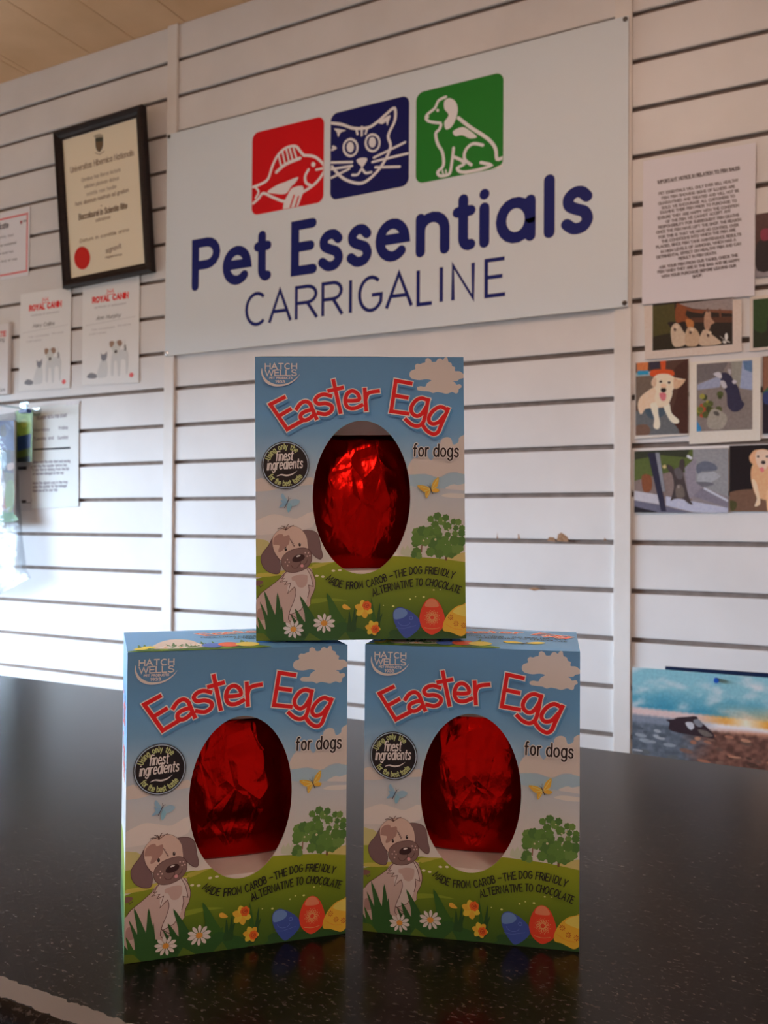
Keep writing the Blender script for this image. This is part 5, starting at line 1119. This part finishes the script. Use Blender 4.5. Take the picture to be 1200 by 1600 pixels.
# typed sheet low on the left with a strip of tape
def typed(P):
    GY, K = (126, 118, 124), (92, 84, 90)
    P.poly([(232,462),(232,450),(488,436),(490,450)], (28, 26, 30))
    for s, x0, y0, x1, y1, w in (('DELIVERY ROTA FOR STAFF', 256,246,466,228,7), ('Monday', 236,332,346,322,6), ('Friday', 412,316,472,310,6), ('Tuesday and', 236,392,372,382,6), ('Sunday', 404,384,474,376,6)): text_path(P, s, [(x0, y0), ((x0 + x1) / 2, (y0 + y1) / 2), (x1, y1)], 20, w, GY)
    for s, x0, x1, y in (('please check the order sheet each morning', 232, 488, 546), ('and ring the supplier before ten', 232, 464, 574), ('if any item is missing from the list', 230, 480, 600), ('or has been damaged on the way', 230, 442, 628), ('leave the signed copy in the tray', 230, 470, 692), ('under the counter for the manager', 230, 466, 718), ('thank you all for your help', 230, 400, 746)): text_path(P, s, [(x0, y + 4), ((x0 + x1) / 2, y), (x1, y - 4)], 17, 5, GY)
ts = sheet('paper_sheet', 'white typed sheet with a thick black rule, low on the left beside the hanging bag', 'paper', quad((51.8,636),(123.3,630.4),(122.6,791.3),(49.5,794.6), off=.003), .003, .0006, (186, 182, 190), typed, (0, 600, 4.4444))
M_tape = mat('clear_tape', (0.9, 0.9, 0.92), 0.12, 0.0, 0.9); add_noise(M_tape, (.86, .86, .88), (.93, .93, .95), 50)
q_ = quad((103,627.5),(124,625.8),(124,631.5),(103,633.5), off=.0045); b = bmesh.new()
vs = [b.verts.new((u, DW - .0038, CZ + z)) for u, z in q_]; b.faces.new(vs); r = bmesh.ops.extrude_face_region(b, geom=b.faces[:])
for v in r['geom']:
    if isinstance(v, bmesh.types.BMVert): v.co.y -= .0005
bmesh.ops.recalc_face_normals(b, faces=b.faces); bmesh.ops.translate(b, vec=-ts.location, verts=b.verts); obj('tape', b, M_tape, ts)
def back_sheet(P):
    P.poly([(125,575),(186,572),(186,595),(125,597)], (40, 34, 38)); P.poly([(150,808),(182,806),(184,826),(152,829)], (46, 40, 44)); P.line([(186,826),(214,824)], 6, (60, 54, 58))
sheet('paper_sheet', 'pale sheet half hidden behind the hanging bag and the green leaflet', 'paper', quad((12,645),(49,642),(49,798),(12,800), off=.001), .0012, .0006, (170, 162, 162), back_sheet, (0, 600, 4.4444))

# wire prong with clip, green leaflet and clear bag hanging off the wall
LO = .03
def leaflet_art(P):
    P.poly([(115,185),(230,185),(222,540),(120,545)], (86, 116, 40)); P.poly(S_((120,215),(205,200),(215,300),(190,350),(125,345)), (118, 146, 56)); P.poly([(120,365),(218,345),(216,440),(122,470)], (24, 46, 86)); P.poly(S_((150,250),(185,245),(190,290),(155,300)), (150, 166, 76)); P.poly([(120,470),(216,440),(214,500),(122,515)], (62, 78, 34)); P.poly([(120,515),(214,498),(214,540),(122,545)], (24, 34, 40))
lf = sheet('leaflet', 'small green and blue leaflet clipped between the hanging bag and the typed sheet', 'leaflet', quad((24,643),(51.5,641),(49,720),(26,722), off=LO), LO, .002, (96, 110, 60), leaflet_art, (0, 600, 4.4444), m=M_photo, ink=ref_print((190, 186, 186)))
hu, hz = on_wall(38, 640, .06)
hook = tag(empty('display_prong', (hu, DW, CZ + hz)), 'clear display prong with a blue clip above the green leaflet', 'display hook')
M_acr = clear('clear_acrylic', 0.25, 0.05, (.8, .88, .9))
b = bmesh.new(); box(b, -.03, .005, -.004, 0, -.012, .012, bevel=.001); obj('back_plate', b, M_acr, hook)
b = bmesh.new(); tube(b, [(-.02, 0, .006), (-.02, -.18, .006), (-.02, -.19, .014)], .003, 10); obj('prong', b, M_acr, hook)
b = bmesh.new(); box(b, -.016, .012, -.064, -.054, .002, .026, bevel=.003); obj('clip_top', b, M_acr, hook)
b = bmesh.new(); box(b, -.020, .018, -.0655, -.046, -.010, .001, bevel=.003); obj('clip', b, M_clip, hook)

BO = .055
def bagpt(x, y, off=BO): u, z = on_wall(x / 4.4444, 600 + y / 4.4444, off); return Vector((u, DW - off, CZ + z))
bag = tag(empty('hanging_bag', bagpt(20, 560)), 'clear plastic bag of pet treats with a blue label hanging at the left edge', 'bag')
top_l, right_x = bagpt(-420, 200), None
b = bmesh.new(); rows = []
outl = [(195, 100, .004), (230, 112, .012), (330, 118, .022), (480, 118, .026), (640, 120, .026), (800, 126, .022), (930, 140, .020), (1060, 160, .022), (1180, 172, .020), (1290, 186, .014), (1345, 216, .006), (1400, 120, .004), (1440, 40, .002), (1462, -10, .001)]
for i, (y, x1, d) in enumerate(outl):
    row = []
    for j in range(28):
        t = j / 27; x = -420 + (x1 + 420) * t
        yy = y + (30 * math.sin(PI * t) if y < 240 else 0) - (0 if y < 1350 else 60 * (1 - t) * .5)
        p = bagpt(x, yy); k = math.sin(PI * t) ** .6
        wv = noise.noise(Vector((x * .012, yy * .006, 1))) * .010 * (1 if y > 600 else .5)
        row.append((p, d * k, wv))
    rows.append(row)
for sgn in (-1, 1):
    vv = [[b.verts.new(p + Vector((0, sgn * d + wv, 0)) - bag.location) for p, d, wv in row] for row in rows]
    for q, w in zip(vv, vv[1:]):
        for j in range(27): b.faces.new((q[j], q[j + 1], w[j + 1], w[j]))
obj('film', b, M_film, bag, smooth=True)
b = bmesh.new(); b.loops.layers.float_color.new('ink')
o0 = BO
P = Print(lambda x, y, h: bagpt(x, y, o0) + Vector((0, -.004 - h, 0)) - bag.location, ref_print((236, 234, 234)), eps=5e-5)
P.poly([(-420,255),(105,255),(110,470),(100,960),(-420,960)], (104, 100, 60)); P.poly([(-420,255),(105,255),(104,462),(-420,462)], (34, 56, 116)); P.poly(S_((10,300),(40,285),(52,330),(45,365),(15,360)), (56, 40, 60)); P.line([(52,280),(80,310)], 12, (120, 130, 170))
P.poly(S_((-420,455),(40,458),(85,470),(90,600),(40,615),(-420,600)), (22, 26, 30)); P.poly(S_((20,480),(50,478),(52,560),(28,575)), (120, 146, 156)); P.poly([(84,462),(106,462),(104,620),(86,620)], (74, 38, 32)); P.poly(S_((-60,610),(10,600),(40,620),(30,680),(-60,690)), (96, 60, 48)); P.poly(S_((-420,690),(20,690),(48,760),(30,880),(-420,900)), (150, 84, 56)); P.poly(S_((18,700),(46,690),(40,780),(20,860),(6,850)), (196, 180, 168)); P.poly(S_((52,690),(104,680),(102,860),(60,880),(44,800)), (112, 130, 48)); P.poly(S_((60,560),(100,548),(104,590),(64,600)), (178, 140, 116)); P.poly(S_((-420,900),(60,890),(102,900),(98,960),(-420,962)), (60, 116, 44))
P.into(b, 0)
fr = [(-420,255),(105,255),(100,960),(-420,960)]
ring = [bagpt(x, y, o0) - bag.location for x, y in fr]
A_ = [b.verts.new(p + Vector((0, -.004, 0))) for p in ring]; B_ = [b.verts.new(p + Vector((0, .004, 0))) for p in ring]
for f in [b.faces.new(B_)] + [b.faces.new((A_[i], A_[(i + 1) % 4], B_[(i + 1) % 4], B_[i])) for i in range(4)]: f.material_index = 1
obj('picture_card', b, [M_photo, M_card], bag)
